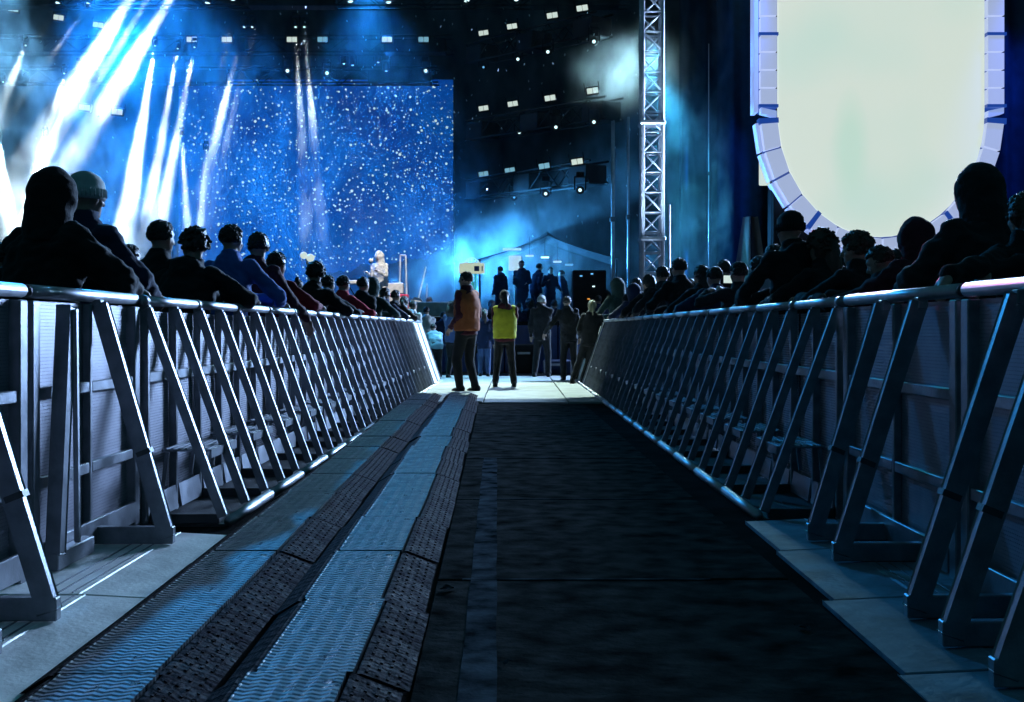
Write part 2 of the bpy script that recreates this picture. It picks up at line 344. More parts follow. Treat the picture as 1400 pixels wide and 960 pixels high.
# ------------------------------------------------------------------ crowd barriers
HR = 1.12                # rail height
D = 0.39                 # depth of the braces
def panel_meshes(sg):
    """meshes of one metre of barrier; +x*sg is the walkway side"""
    P = []
    def add(n, mb, m, smooth=False): P.append((n, mb.mesh(n, m, smooth)))
    add('top_rail', MB().tube([(0, .006, HR), (0, .994, HR)], .025, 12), 'steel_tube', True)
    add('rail_collar', MB().tube([(0, -.03, HR), (0, .03, HR)], .029, 12), 'aluminium', True)
    for y in (.03, .53): add('post', MB().box((0, y, HR / 2 - .01), (.04, .035, HR - .03), None, .004), 'aluminium')
    add('sheet', MB().box((-.026 * sg, .5, .58), (.003, .99, .98)), 'perforated_sheet')
    add('mid_rail', MB().box((.004 * sg, .28, .74), (.028, .455, .05), None, .003).box((.004 * sg, .775, .74), (.028, .44, .05), None, .003), 'aluminium')
    add('kick_plate', MB().bar((.03 * sg, .28, .03), (.012 * sg, .28, .15), .012, .44, (1, 0, 0)).bar((.03 * sg, .775, .03), (.012 * sg, .775, .15), .012, .42, (1, 0, 0)), 'aluminium')
    for y in (.03, .53):
        add('brace', MB().bar((.015 * sg, y, HR - .04), ((D - .005) * sg, y, .055), .040, .046, (1, 0, 0), .003).box((.012 * sg, y, HR - .045), (.03, .03, .05)), 'aluminium')
    add('bolt', MB().tube([(.02 * sg, .55, HR - .11), (.05 * sg, .55, HR - .11)], .012, 8).tube([(.02 * sg, .05, HR - .11), (.05 * sg, .05, HR - .11)], .012, 8), 'steel_tube')
    st = MB().box((.15 * sg, .5, .36), (.25, .56, .012), None, .002)
    for k in range(7): st.box(((.045 + .035 * k) * sg, .5, .368), (.012, .55, .006))
    st.box((.275 * sg, .5, .343), (.012, .56, .044)).bar((.05 * sg, .24, .35), (.03 * sg, .24, .18), .02, .02).bar((.05 * sg, .76, .35), (.03 * sg, .76, .18), .02, .02)
    add('step', st, 'aluminium')
    add('foot_bar', MB().box((D / 2 * sg, .05, .04), (D - .05, .05, .05), None, .004), 'dark_steel')
    add('floor_plate', MB().box((D / 2 * sg, .5, .011), (D + .06, .985, .014)), 'tread_plate')
    add('front_tube', MB().tube([((D + .03) * sg, .005, .032), ((D + .03) * sg, .995, .032)], .027, 12), 'steel_tube', True)
    return P
def barrier_row(sg, side, y0, x_near, x_far, n):
    P = panel_meshes(sg); first = None
    for i in range(n):
        y = y0 + i * 1.0; t = i / (n - 1); x = -sg * (x_near + (x_far - x_near) * t)
        ang = sg * (x_far - x_near) / (n - 1)
        lab = f'stepped metal barrier panel with slanted braces, {ORD[i]} from the near end of the {side} row'
        if first is None:
            t_ = first = thing('crowd_barrier', lab, 'barrier', (x, y, 0), 0, f'stepped crowd barrier panels along the {side} side of the walkway')
            for nme, me in P: put(nme, me, t_)
        else:
            t_ = copy_tree(first); t_.location = (x, y, 0); t_['label'] = lab
        t_.rotation_euler = (random.uniform(-.003, .003), random.uniform(-.004, .004), ang + random.uniform(-.006, .006))
barrier_row(1, 'left', 6.12, 1.82, 1.75, 15)
barrier_row(-1, 'right', 6.30, 1.66, 1.58, 15)

def corner(sg, x, y, L, label):
    t = thing('corner_barrier', label, 'barrier', (-sg * x, y, 0), 0, 'smooth corner pieces at the far ends of the barriers')
    MB().tube([(0, 0, HR), (0, L, HR)], .025, 10).build('top_rail', 'steel_tube', t, True)
    MB().bar((.03 * sg, L / 2, HR - .03), ((D + .0) * sg, L / 2, .03), L, .012, (0, 1, 0)).build('slanted_plate', 'pale_plate', t)
    for q in range(3): MB().bar((.042 * sg, L * (.02 + .48 * q), HR - .04), ((D + .012) * sg, L * (.02 + .48 * q), .04), .03, .02, (0, 1, 0)).build('edge_strip', 'aluminium', t)
    MB().tube([((D + .03) * sg, 0, .032), ((D + .03) * sg, L, .032)], .027, 10).build('front_tube', 'steel_tube', t, True)
corner(1, 1.75, 21.14, 2.0, 'smooth pale slanted corner piece at the far end of the left barrier')
corner(-1, 1.58, 21.32, 2.0, 'smooth pale slanted corner piece at the far end of the right barrier')
def near_panel(label, sg, xr, y0, y1, braces, folded=None, plates=(), plate_x=(-.55, .42), lip=.2, plate_rot=0.0):
    """wide gate panel close to the camera: flat posts, perforated sheet, deep plate braces and pale floor plates"""
    t = thing('gate_barrier', label, 'barrier', (-sg * xr, y0, 0), 0, 'wide barrier panels at the near ends of the rows')
    L = y1 - y0
    MB().tube([(0, .012, HR + .005), (0, L - .012, HR + .005)], .027, 14).build('top_rail', 'steel_tube', t, True)
    MB().tube([(0, -.012, HR + .005), (0, .012, HR + .005)], .023, 12).build('rail_joint', 'dark_steel', t, True)
    for y in (.042, L - .042):
        MB().box((0, y, HR / 2 - .01), (.05, .072, HR - .04), None, .005).build('post', 'aluminium', t)
    MB().box((0, L / 2, HR / 2 - .01), (.035, .03, HR - .04), None, .004).build('post', 'aluminium', t)
    MB().box((-.02 * sg, L / 2, .6), (.003, L - .02, .98)).build('sheet', 'perforated_sheet', t)
    for z in (.38, .73):
        MB().box((.002 * sg, L / 4 + .03, z), (.028, L / 2 - .10, .045), None, .003).box((.002 * sg, L * .75 - .03, z), (.028, L / 2 - .10, .045), None, .003).build('mid_rail', 'aluminium', t)
    MB().box((.02 * sg, L / 2, .10), (.02, L - .16, .10), None, .003).build('kick_plate', 'aluminium', t)
    for (yb, dx) in braces:
        y = yb - y0; x = dx * sg
        bz = MB().bar((.035 * sg, y, HR - .03), (x - .03 * sg, y, .07), .060, .046, (1, 0, 0), .004)
        bz.box((.025 * sg, y, HR - .035), (.04, .052, .05), None, .004)
        b = bz.build('brace', 'aluminium', t)
        MB().box((x / 2, y, .077), (abs(x), .045, .075), None, .004).build('foot_bar', 'aluminium', t)
        MB().bar((x * .62 + .004 * sg, y, .45), (x * .62 + .012 * sg, y, .43), .064, .050, (1, 0, 0)).build('brace_sleeve', 'dark_steel', b)
    if folded is not None:
        y = folded - y0
        f = MB().bar((.06 * sg, y + .12, HR - .05), (.06 * sg, y, .10), .05, .07, (1, 0, 0), .004).build('folded_brace', 'aluminium', t)
        MB().bar((.09 * sg, y + .13, HR - .06), (.09 * sg, y + .16, .12), .02, .02, (1, 0, 0)).build('strut', 'steel_tube', f)
        MB().box((.06 * sg, y + .17, .075), (.05, .42, .07), None, .004).build('foot_bar', 'aluminium', f)
    x0, x1 = plate_x
    for k, (ya, yb, shift) in enumerate(plates):
        c = (ya + yb) / 2 - y0; l = yb - ya - .012
        MB().box(((x0 + x1 - lip) / 2 * sg + shift * sg, c, .022 + .003 * (k % 2)), (x1 - lip - x0, l, .026), None, .004).build('floor_plate', 'pale_plate' if sg > 0 else 'worn_blue_lit_plate', t)
        z = .0375
        lp = MB().bar(((x1 - lip + .004 + shift) * sg, c, z - .008), ((x1 + shift) * sg, c, .016), l, .012, (0, 1, 0), .003)
        lp.build('ramp_lip', 'pale_plate' if sg > 0 else 'worn_blue_lit_plate', t)
        g = MB()
        for q in range(3): g.box(((x1 - lip - .03 - .05 * q + shift) * sg, c, .0365 + .003 * (k % 2)), (.006, l - .04, .003))
        g.build('grip_rib', 'aluminium', t)
    return t
near_panel('wide barrier panel with one slanted and one folded brace beside the left row', 1, 1.85, 4.72, 6.08, [(5.46, .36)], 4.86, [(4.43, 5.78, 0)], (-.5, .56), .26)
near_panel('nearest left barrier panel with bright brace edges, cut by the picture edge', 1, 1.85, 3.26, 4.68, [(4.02, .38), (3.58, .37)], None, [(2.9, 4.42, 0.0)], (-.5, .585), .26)
near_panel('wide barrier panel with two slanted blue edged braces beside the right row', -1, 1.68, 4.65, 6.25, [(5.55, .37), (5.05, .385)], None, [(5.38, 6.2, -.02), (4.40, 5.37, .0)], (-.5, .545), .30)
near_panel('nearest right barrier panel with three braces, cut by the right picture edge', -1, 1.68, 3.0, 4.61, [(4.06, .40), (3.70, .41), (3.28, .42)], None, [(3.46, 4.39, .02), (2.6, 3.45, .045)], (-.5, .57), .30)

# ------------------------------------------------------------------ cable ramps
def ramp_meshes():
    L = 0.90; P = []
    prof = lambda pts, n, m: P.append((n, extrude(pts, L - .008).mesh(n, m)))
    return L, P
def extrude(pts, L):
    mb = MB(); a = [mb.bm.verts.new((p[0], 0, p[1])) for p in pts]; b = [mb.bm.verts.new((p[0], L, p[1])) for p in pts]
    n = len(pts)
    for i in range(n): mb.bm.faces.new((a[i], a[(i + 1) % n], b[(i + 1) % n], b[i]))
    mb.bm.faces.new(a[::-1]); mb.bm.faces.new(b); return mb
RL = 0.90
# profile across (x): left flank, hinged lid, right flank
lid_mb = extrude([(.10, .03), (.352, .03), (.352, .058), (.10, .058)], RL - .008)
for k in range(9): lid_mb.tube([(.098, .03 + k * .097, .052), (.098, .118 + k * .097, .055)], .0055, 8)
RM = [('left_flank', extrude([(0, .004), (.088, .004), (.088, .05), (.075, .05)], RL - .008).mesh('left_flank', 'ramp_flank')),
      ('lid', lid_mb.mesh('lid', 'ramp_lid')),
      ('right_flank', extrude([(.362, .004), (.50, .004), (.375, .052), (.362, .052)], RL - .008).mesh('right_flank', 'ramp_flank'))]
rib = MB()
for q in range(4):
    for k in range(14):
        x = .385 + q * .028; z = .052 - (x - .375) / .125 * .048
        rib.box((x, .035 + k * .063, z + .002), (.008, .030, .003), Matrix.Rotation(.37, 3, 'Y'))
RM.append(('grip_stud', rib.mesh('grip_stud', 'ramp_flank')))
for name, xb in (('left', -1.288), ('right', -0.780)):
    first = None
    for i in range(17):
        y = 2.35 + i * RL; x = xb - SK * (y - 3.27)
        lab = f'black rubber cable ramp section, {ORD[i]} from the near end of the {name} row'
        if first is None:
            t = first = thing('cable_ramp', lab, 'cable ramp', (x, y, .012), 0, 'cable ramp sections laid along the walkway')
            for n_, me in RM: tag(put(n_, me, t), kind='stuff' if n_ == 'grip_stud' else None)
        else:
            t = copy_tree(first); t['label'] = lab
        t.location = (x + random.uniform(-.008, .008), y, .022 + random.uniform(-.001, .003))
        t.rotation_euler = (random.uniform(-.004, .004), random.uniform(-.006, .006), SK + random.uniform(-.006, .006))

# ------------------------------------------------------------------ people
def remeshed(mb, name, m, parent, voxel, it=4, wrinkle=0.0, freq=9.0, seed=0.0):
    me0 = mb.mesh(name, None); tmp = bpy.data.objects.new('tmp', me0); COL.objects.link(tmp)
    md = tmp.modifiers.new('r', 'REMESH'); md.mode = 'VOXEL'; md.voxel_size = voxel
    sm = tmp.modifiers.new('s', 'SMOOTH'); sm.factor = 0.5; sm.iterations = it
    dg = bpy.context.evaluated_depsgraph_get()
    me = bpy.data.meshes.new_from_object(tmp.evaluated_get(dg)); me.name = name
    bpy.data.objects.remove(tmp); bpy.data.meshes.remove(me0)
    if wrinkle:
        o = Vector((seed * 3.1, seed * 1.7, seed))
        cs = [v.co.copy() for v in me.vertices]; ns = [v.normal.copy() for v in me.vertices]
        for v, c, n in zip(me.vertices, cs, ns):
            q = c * freq + o; q.z *= 1.5
            v.co = c + n * (wrinkle * (noise.noise(q) + 0.5 * noise.noise(q * 2.3)))
    me.materials.clear(); me.materials.append(M[m]); me.shade_smooth()
    return put(name, me, parent)
def ik(s, t, a, b, pole):
    d = t - s; L = d.length; mx = (a + b) * .985
    if L > mx: d = d * (mx / L); t = s + d; L = mx
    L = max(L, abs(a - b) + .02)
    x = (a * a - b * b + L * L) / (2 * L); h = math.sqrt(max(a * a - x * x, 0))
    u = d.normalized(); p = pole - u * pole.dot(u); p.normalize()
    return s + u * x + p * h, t
def sst(x): x = max(0, min(1, x)); return x * x * (3 - 2 * x)

def person(label, X, Y, H, yaw=0, lean=0, side=0, hy=0, hp=0, arms=None, wear='black', legs='black', hair='short', hcol='hair_black', hat=None, hatcol='cloth_black',
           hood=False, skin='skin', base=0.0, voxel=.014, feet=((-.10, 0), (.10, .02)), group=None, vest=None, long_coat=0.0, face=False, puffy=0.0, grip=False, seed=1.0, bulk=1.0, lean_arm=False):
    k = H / 1.78; t = thing('person', label, 'person', (X, Y, base), R(yaw), group)
    a_ = R(lean); b_ = R(side)
    def B(p):
        p = Vector(p); w = sst((p.z - .88) / .40)
        if w > 0:
            q = p - Vector((0, 0, .92)); q.rotate(Euler((-a_ * w, b_ * w, 0))); p = q + Vector((0, 0, .92))
        return p
    def sc(mb):
        for v in mb.bm.verts: v.co *= k
        return mb
    def warp(mb, start=0):
        for v in list(mb.bm.verts)[start:]: v.co = B(v.co)
    nb = B((0, -.005, 1.52))
    HM = Matrix.Translation(nb + Vector((0, .025 + .02 * math.sin(a_), .112))) @ Euler((-R(hp) - a_ * .35, b_ * .5, R(hy)), 'XYZ').to_matrix().to_4x4()
    def hd(p): return HM @ Vector(p)
    HR3 = HM.to_3x3()
    # --- arms
    inv = Matrix.Rotation(-R(yaw), 4, 'Z')
    A = []
    for i, sx in enumerate((-1, 1)):
        sh = B((sx * .172 * bulk, -.005, 1.418)); tg = None; pole = Vector((sx * 1.0, -.35, -.5)) if lean_arm else Vector((sx * .22, -1, -.2))
        sp = arms[i] if arms else None
        if sp is None: tg = B((sx * .25, .06, .86))
        elif len(sp) == 4 and sp[0] == 'w': tg = (inv @ (Vector(sp[1:]) - Vector((X, Y, base)))) / k
        else: tg = Vector(sp)
        el, wr = ik(sh, tg, .30, .27, pole); A.append((sx, sh, el, wr))
    # --- body, one continuous surface
    b = MB()
    b.loft([((0, 0, .84), .14, .10), ((0, 0, .95), .165, .115), ((0, 0, 1.08), .14, .10), ((0, 0, 1.22), .155, .11), ((0, 0, 1.36), .165, .11), ((0, 0, 1.44), .13, .085), ((0, 0, 1.50), .06, .06)])
    warp(b)
    fl = []
    for (fx, fy), sx in zip(feet, (-1, 1)):
        hip = Vector((sx * .085, 0, .90)); an = Vector((fx, fy - .02, .09)); kn, an = ik(hip, an, .42, .41, Vector((0, 1, 0)))
        fl.append((hip, kn, an)); b.cap(hip, kn, .088, .055); b.cap(kn, an, .056, .04); b.ball(an + Vector((0, .06, -.045)), (.042, .11, .035))
    b.cap(B((0, -.01, 1.44)), hd((0, -.02, -.06)), .062, .053)
    b.ball(hd((0, -.008, .02)), (.074, .094, .092), HR3); b.ball(hd((0, .026, -.04)), (.058, .060, .075), HR3); b.ball(hd((0, .066, -.096)), (.022, .02, .018), HR3)
    b.cap(hd((0, .09, .022)), hd((0, .112, -.028)), .009, .014); b.ball(hd((0, .076, .034)), (.05, .018, .012), HR3); b.ball(hd((0, .084, -.062)), (.021, .010, .007), HR3); b.ball(hd((0, .082, -.074)), (.019, .010, .007), HR3)
    for sx in (-1, 1):
        b.ball(hd((sx * .076, -.006, -.008)), (.011, .02, .031), HR3); b.ball(hd((sx * .042, .052, -.028)), (.022, .022, .02), HR3)
    for sx, sh, el, wr in A:
        b.cap(sh, el, .05, .04); b.cap(el, wr, .041, .028)
        d = (wr - el).normalized(); up = Vector((0, 0, 1)) if abs(d.z) < .8 else Vector((0, 1, 0)); si = d.cross(up).normalized() * sx; nn = si.cross(d).normalized()
        if grip: d = (d + Vector((0, 0, -1.1))).normalized(); si = (si - d * si.dot(d)).normalized(); nn = si.cross(d).normalized()
        rot = Matrix((si, d, nn)).transposed(); pc = wr + d * .05
        b.ball(pc, (.041, .05, .017), rot)
        bend = -nn if nn.z > 0 else nn
        if abs(nn.z) < .3: bend = Vector((-sx, .3, 0))
        for q in range(4):
            r0 = pc + si * (-.03 + .02 * q) + d * .038; l = (.062, .072, .068, .052)[q]
            p1 = r0 + d * l * .55 + bend * l * .15; p2 = p1 + d * l * .35 + bend * l * .5
            b.tube([r0, p1, p2], [.0095, .009, .0075], 8)
        th = wr + d * .02 - si * .035 ; b.tube([th, th + d * .035 - si * .02 + bend * .01, th + d * .065 - si * .018 + bend * .02], [.012, .0105, .009], 8)
    remeshed(sc(b), 'body', skin, t, voxel * (.8 if face or grip else 1), 3)
    if face:
        for sx in (-1, 1): MB().ball(hd((sx * .03, .075, .008)) * k, .0125 * k, None, 10, 8).build('eye', 'eye_white', t, True)
    # --- trousers and shoes
    b = MB(); b.loft([((0, 0, .80), .155, .115), ((0, 0, .92), .178, .128), ((0, 0, 1.03), .165, .118)]); warp(b)
    for hip, kn, an in fl: b.cap(hip, kn, .10, .072); b.cap(kn, an + (kn - an).normalized() * .02, .073, .06)
    remeshed(sc(b), 'trousers', 'cloth_' + legs, t, voxel, 4, .007, 8, seed + 5)
    for hip, kn, an in fl:
        s_ = MB(); s_.ball(an + Vector((0, .035, -.045)), (.046, .125, .045), None, 12, 8); s_.ball(an + Vector((0, -.03, -.02)), (.045, .06, .065), None, 12, 8); s_.box(an + Vector((0, .03, -.078)), (.085, .27, .024), None, .008)
        sc(s_).build('shoe', 'cloth_black', t, True)
    # --- jacket
    p_ = puffy; w_ = bulk
    b = MB()
    low = .84 - long_coat
    b.loft([((0, 0, low), .185 * w_, .138), ((0, 0, .95), .185 * w_ + p_, .138 + p_), ((0, 0, 1.10), .178 * w_ + p_, .132 + p_), ((0, -.005, 1.25), .195 * w_ + p_, .142 + p_), ((0, -.005, 1.36), .20 * w_ + p_, .135 + p_), ((0, -.005, 1.43), .172 * w_, .112), ((0, -.008, 1.48), .115, .092), ((0, -.005, 1.53), .08, .08), ((0, .005, 1.56), .072, .076)])
    warp(b)
    for sx, sh, el, wr in A:
        b.ball(sh, (.072 + p_, .072 + p_, .070 + p_)); b.cap(sh, el, .066 + p_, .056 + p_); b.cap(el, wr - (wr - el).normalized() * .015, .058 + p_, .043 + p_ * .5)
        b.tube([wr - (wr - el).normalized() * .04, wr - (wr - el).normalized() * -.01], .046, 12)
    if not hood and int(seed * 10) % 3 == 0: b.ball(B((0, -.085, 1.475)), (.125, .06, .065)); b.ball(B((0, -.11, 1.42)), (.085, .045, .07))
    remeshed(sc(b), 'jacket', 'cloth_' + wear, t, voxel, 3, .017 + p_ * .4, 8.5, seed)
    if vest:
        b = MB(); b.loft([((0, 0, .90), .212, .168), ((0, 0, 1.08), .212, .168), ((0, -.005, 1.25), .222, .17), ((0, -.005, 1.36), .208, .155), ((0, -.005, 1.43), .175, .125), ((0, 0, 1.485), .118, .10)])
        for sx in (-1, 1): b.ball((sx * .145 * bulk, -.005, 1.42), (.082, .088, .08))
        warp(b)
        v_ = remeshed(sc(b), 'vest', 'cloth_' + vest, t, voxel, 4, .010, 9, seed + 2)
    # --- head wear and hair
    if hat == 'beanie':
        b = MB(); b.loft([((0, -.008, -.012), .085, .106), ((0, -.008, .0), .094, .114), ((0, -.010, .045), .095, .115), ((0, -.010, .052), .087, .108), ((0, -.012, .085), .083, .104), ((0, -.014, .118), .062, .078), ((0, -.016, .138), .03, .038), ((0, -.016, .143), .006, .008)], 20)
        for v in b.bm.verts: v.co = hd(v.co)
        o_ = sc(b).build('beanie', hatcol, t, True); b2 = MB()
        for q in range(30):
            an = q / 30 * 2 * math.pi; cx, cy = math.cos(an), math.sin(an)
            b2.tube([hd((.093 * cx, -.008 + .113 * cy, 0)) * k, hd((.095 * cx, -.010 + .115 * cy, .045)) * k], .0045 * k, 5)
        b2.build('cuff', hatcol, o_, True)
    elif hat == 'cap':
        b = MB(); b.loft([((0, -.008, .03), .082, .103), ((0, -.010, .07), .08, .10), ((0, -.012, .105), .06, .078), ((0, -.012, .122), .02, .03)], 18)
        b.grid(lambda u, v: ((u - .5) * .15, .085 + .075 * v * math.sqrt(max(0, 1 - (2 * u - 1) ** 2 * .8)), .04 - .02 * v - .02 * (2 * u - 1) ** 2), 8, 4)
        for v in b.bm.verts: v.co = hd(v.co)
        sc(b).build('cap', hatcol, t, True)
    if hood:
        b = MB(); b.ball(hd((0, -.028, .012)), (.122, .130, .150), HR3, 20, 14); b.tube([hd((0, -.035, .0)), hd((0, -.045, -.08)), nb + Vector((0, -.03, -.03)), B((0, -.02, 1.40))], [(.12, .12), (.12, .12), (.125, .115), (.16, .11)], 16)
        remeshed(sc(b), 'hood', 'cloth_' + wear, t, voxel * .8, 4, .008, 11, seed + 9)
    elif hair:
        b = MB(); ico = bmesh.ops.create_icosphere(b.bm, subdivisions=4, radius=1.0)
        th = {'short': 1.0, 'curly': 1.17, 'long': 1.06, 'bushy': 1.26, 'bun': 1.03}[hair]; amp, fr = {'short': (.006, 30), 'curly': (.02, 26), 'long': (.008, 24), 'bushy': (.022, 20), 'bun': (.006, 30)}[hair]
        for v in ico['verts']:
            d = v.co.copy(); f = sst((d.y - .02) / .5) * sst((.52 - d.z) / .36); nk = sst((-d.z - .32) / .42); ear = sst((.02 - d.z) / .35) * sst((.18 + d.y) / .32)
            r = th * (1 - .3 * f) * (1 - .28 * nk * (0 if hair in ('long', 'bushy') else 1)) * (1 - .13 * ear)
            r *= 1 + (amp / .09) * (noise.noise(d * (fr * .09) + Vector((seed, 0, 0))) + .6 * noise.noise(d * (fr * .22) + Vector((0, seed, 0))))
            v.co = hd(Vector((0, -.012, .022)) + Vector((d.x * .082 * r, d.y * .103 * r, d.z * .100 * r)))
        if hair in ('long', 'bushy'):
            n0 = len(b.bm.verts); W_ = .085 if hair == 'long' else .105
            b.tube([hd((0, -.055, .03)), hd((0, -.075, -.06)), hd((0, -.085, -.16)), hd((0, -.09, -.26))], [(W_, .05), (W_ * 1.05, .055), (W_ * 1.1, .05), (W_ * .8, .03)], 18)
            for v in list(b.bm.verts)[n0:]: v.co += Vector((noise.noise(v.co * 25), noise.noise(v.co * 25 + Vector((5, 0, 0))), noise.noise(v.co * 20 + Vector((0, 9, 0))))) * .015
        tl = {'short': .006, 'curly': .012, 'long': .006, 'bushy': .015, 'bun': .006}[hair]; rt = random.Random(seed)
        for q in range(150 if voxel < .02 else 60):
            zq = rt.uniform(-.35, 1); aq = rt.uniform(0, 6.283); rq = math.sqrt(1 - zq * zq); d = Vector((rq * math.cos(aq), rq * math.sin(aq), zq))
            if d.y > .3 and d.z < .45: continue
            c0 = Vector((0, -.012, .022)) + Vector((d.x * .080 * th, d.y * .101 * th, d.z * .098 * th)); sw = Vector((rt.uniform(-.6, .6), rt.uniform(-.7, .3), rt.uniform(-.5, .3)))
            b.tube([hd(c0 - d * .012), hd(c0 + (d + sw * .5) * tl * rt.uniform(.5, 1.1)), hd(c0 + (d * .8 + sw * 1.2) * tl * 1.5 - d * .004)], [.016, .014, .006], 5)
        if hair == 'bun': b.ball(hd((0, -.07, .115)), .042)
        sc(b).build('hair', hcol, t, True)
    return t

# ------------------------------------------------------------------ people in the crowd and in the pit
def rail_x(Y, sg):
    if sg > 0: return -(1.82 - .07 * min(1, max(0, (Y - 6) / 15))) if Y > 6.1 else -1.85
    return (1.66 - .08 * min(1, max(0, (Y - 6) / 15))) if Y > 6.2 else 1.68
def crowd(px, top, s, label, yaw=None, lean=12, arms='rail', cover=.02, reach=(.26, .16), **kw):
    """px, top: where the head shows; s: metres per pixel at that person"""
    X, Y = (px - 702) * s, 1700 * s; sg = 1 if X < 0 else -1
    if yaw is None: yaw = -30 * sg
    H = EYE + (450 - top) * s - cover
    k = H / 1.78; H += .92 * k * (1 - math.cos(R(lean * .9)))
    # the head is brought forward by the lean: step the feet back by as much
    off = .74 * k * math.sin(R(lean)); fx, fy = -math.sin(R(yaw)) * off, math.cos(R(yaw)) * off
    hx = rail_x(Y, sg); a = None
    if arms == 'rail':
        z = HR + .06; kw['lean_arm'] = True
        d = min(abs(abs(X) - abs(hx)) + .02, .34); r0, r1 = reach
        if sg > 0: a = (('w', X + d * .75, Y + r0, z + .02), ('w', X + d, Y + r1, z))
        else: a = (('w', X - d, Y + r1, z), ('w', X - d * .75, Y + r0, z + .02))
    elif arms != 'down': a = arms
    kw.setdefault('voxel', .0125 if s < .0062 else .016 if s < .01 else .02)
    kw.setdefault('group', 'audience leaning on the %s barrier' % ('left' if sg > 0 else 'right'))
    return person(label, X - fx, Y - fy, H, yaw, lean, arms=a, seed=px * .37, **kw)

# left side, near to far
crowd(77, 228, .0037, 'person with a tall dark hood up, biggest figure of the left crowd', hood=True, wear='black', bulk=1.12, puffy=.02, lean=10)
crowd(118, 233, .0042, 'person in a pale grey knitted beanie and dark jacket beside the big hooded figure', hat='beanie', hatcol='cloth_grey', hair=None, wear='navy', lean=6, cover=.0)
crowd(22, 312, .0043, 'person with a dark head just left of the big hooded figure', wear='black', lean=5, arms='down', group='audience behind the left barrier')
crowd(3, 323, .0046, 'person cut by the left edge of the picture behind the left barrier', wear='charcoal', lean=5, arms='down', group='audience behind the left barrier')
crowd(221, 293, .0050, 'person with short dark hair and black top between the grey beanie and the curly head', wear='black', lean=8)
crowd(266, 307, .0049, 'person with curly dark hair turning left in a wide black jacket over the left rail', hair='curly', wear='black', hy=55, bulk=1.15, lean=16, face=True, yaw=-20)
crowd(317, 299, .0056, 'person in a bright blue shirt with short dark hair behind the left rail', wear='blue', lean=8, yaw=-20)
crowd(177, 327, .0056, 'person with a small dark head showing past the grey beanie jacket', wear='charcoal', lean=5, arms='down', group='audience behind the left barrier')
crowd(354, 311, .0060, 'person in a dark red jacket looking left, arm hanging over the left rail', wear='maroon', hy=40, face=True, lean=14, yaw=-25, arms=(('w', -1.80, 10.75, 1.17), ('w', -1.68, 10.55, .98)), grip=True)
crowd(379, 338, .0066, 'person in a wine red top with a dark head right behind the dark red jacket', wear='red', lean=10, hair='short')
crowd(432, 355, .0076, 'person with wavy hair and face turned left, black jacket over the left rail', hair='curly', wear='black', hy=50, face=True, lean=16, bulk=1.12)
crowd(449, 371, .0087, 'person with a dark head behind the shoulder of the wavy haired one in black', wear='charcoal', lean=8)
crowd(470, 372, .0093, 'person in a bright red jacket with short dark hair behind the left rail', wear='bright_red', lean=10)
crowd(497, 374, .0103, 'person with dark hair next to the bright red jacket on its right', wear='charcoal', lean=8, arms='down')
crowd(510, 378, .0108, 'person in a dark green hood behind the left rail right of the bright red jacket', hood=True, wear='green', lean=10)
crowd(527, 390, .0118, 'person with long dark hair in navy near the far end of the left rail', hair='long', wear='navy', lean=10)
crowd(541, 393, .0127, 'person in black with a small round head at the far end of the left rail', wear='black', lean=6)
crowd(553, 402, .0136, 'person in a pale blue jacket past the far end of the left rail', wear='sky', hair='long', lean=5, arms='down', group='audience past the far end of the left barrier')
crowd(565, 408, .0142, 'person in a cream top lit from above past the far end of the left rail', wear='cream', hair='short', lean=5, arms='down', group='audience past the far end of the left barrier')
for (px, top, s, h, w, lab) in ((40, 345, .0085, 'short', 'black', 'person far behind the left rail below the hood of the big figure'), (150, 352, .0092, 'long', 'charcoal', 'person far behind the left rail below the grey beanie'),
                           (195, 350, .0075, 'short', 'navy', 'person deep in the left crowd left of the short haired one in black'), (292, 352, .0100, 'short', 'black', 'person deep in the left crowd right of the curly head'),
                           (338, 368, .0110, 'short', 'charcoal', 'person deep in the left crowd between the blue shirt and dark red jacket'), (408, 378, .0125, 'bun', 'black', 'person deep in the left crowd with a hair bun left of the wavy haired one'),
                           (110, 348, .0080, 'short', 'black', 'person deep in the left crowd between the hood and the beanie')):
    crowd(px, top, s, lab, hair=h, wear=w, lean=4, arms='down', voxel=.022, yaw=-8, group='audience behind the left barrier')
# right side, near to far
crowd(1400, 253, .0036, 'person at the right edge of the picture with long hair, hand gripping the right rail', hair='long', hcol='hair_brown', wear='black', lean=10, grip=True, yaw=8, arms=(('w', 1.66, 5.35, 1.14), ('w', 1.80, 5.6, 1.19)))
crowd(1334, 222, .0039, 'person with a dark hood up and broad shoulders, biggest figure of the right crowd', hood=True, wear='charcoal', bulk=1.18, lean=9, puffy=.012)
crowd(1247, 297, .0046, 'person with a purple lit hood leaning on the right rail left of the biggest figure', hood=True, wear='maroon', bulk=1.1, lean=18, puffy=.015)
crowd(1200, 330, .0047, 'person bowing over the right rail between the curly head and purple lit hood', hair='short', hcol='hair_brown', wear='charcoal', lean=24, hp=15, hy=20)
crowd(1169, 312, .0050, 'person with a round curly head and black top leaning on the right rail', hair='curly', hcol='hair_brown', wear='black', lean=14, face=True, hy=25)
crowd(1121, 311, .0054, 'person with big bushy dark hair beside the round beanie at the right rail', hair='bushy', hcol='hair_brown', wear='black', lean=14)
crowd(1080, 287, .0055, 'tall person in a round dark beanie and black jacket behind the right rail', hat='beanie', hatcol='cloth_black', hair=None, wear='black', lean=8, bulk=1.08, cover=0)
crowd(1037, 344, .0064, 'person with a dark head and lilac top left of the round dark beanie', wear='lilac', lean=8, arms='down')
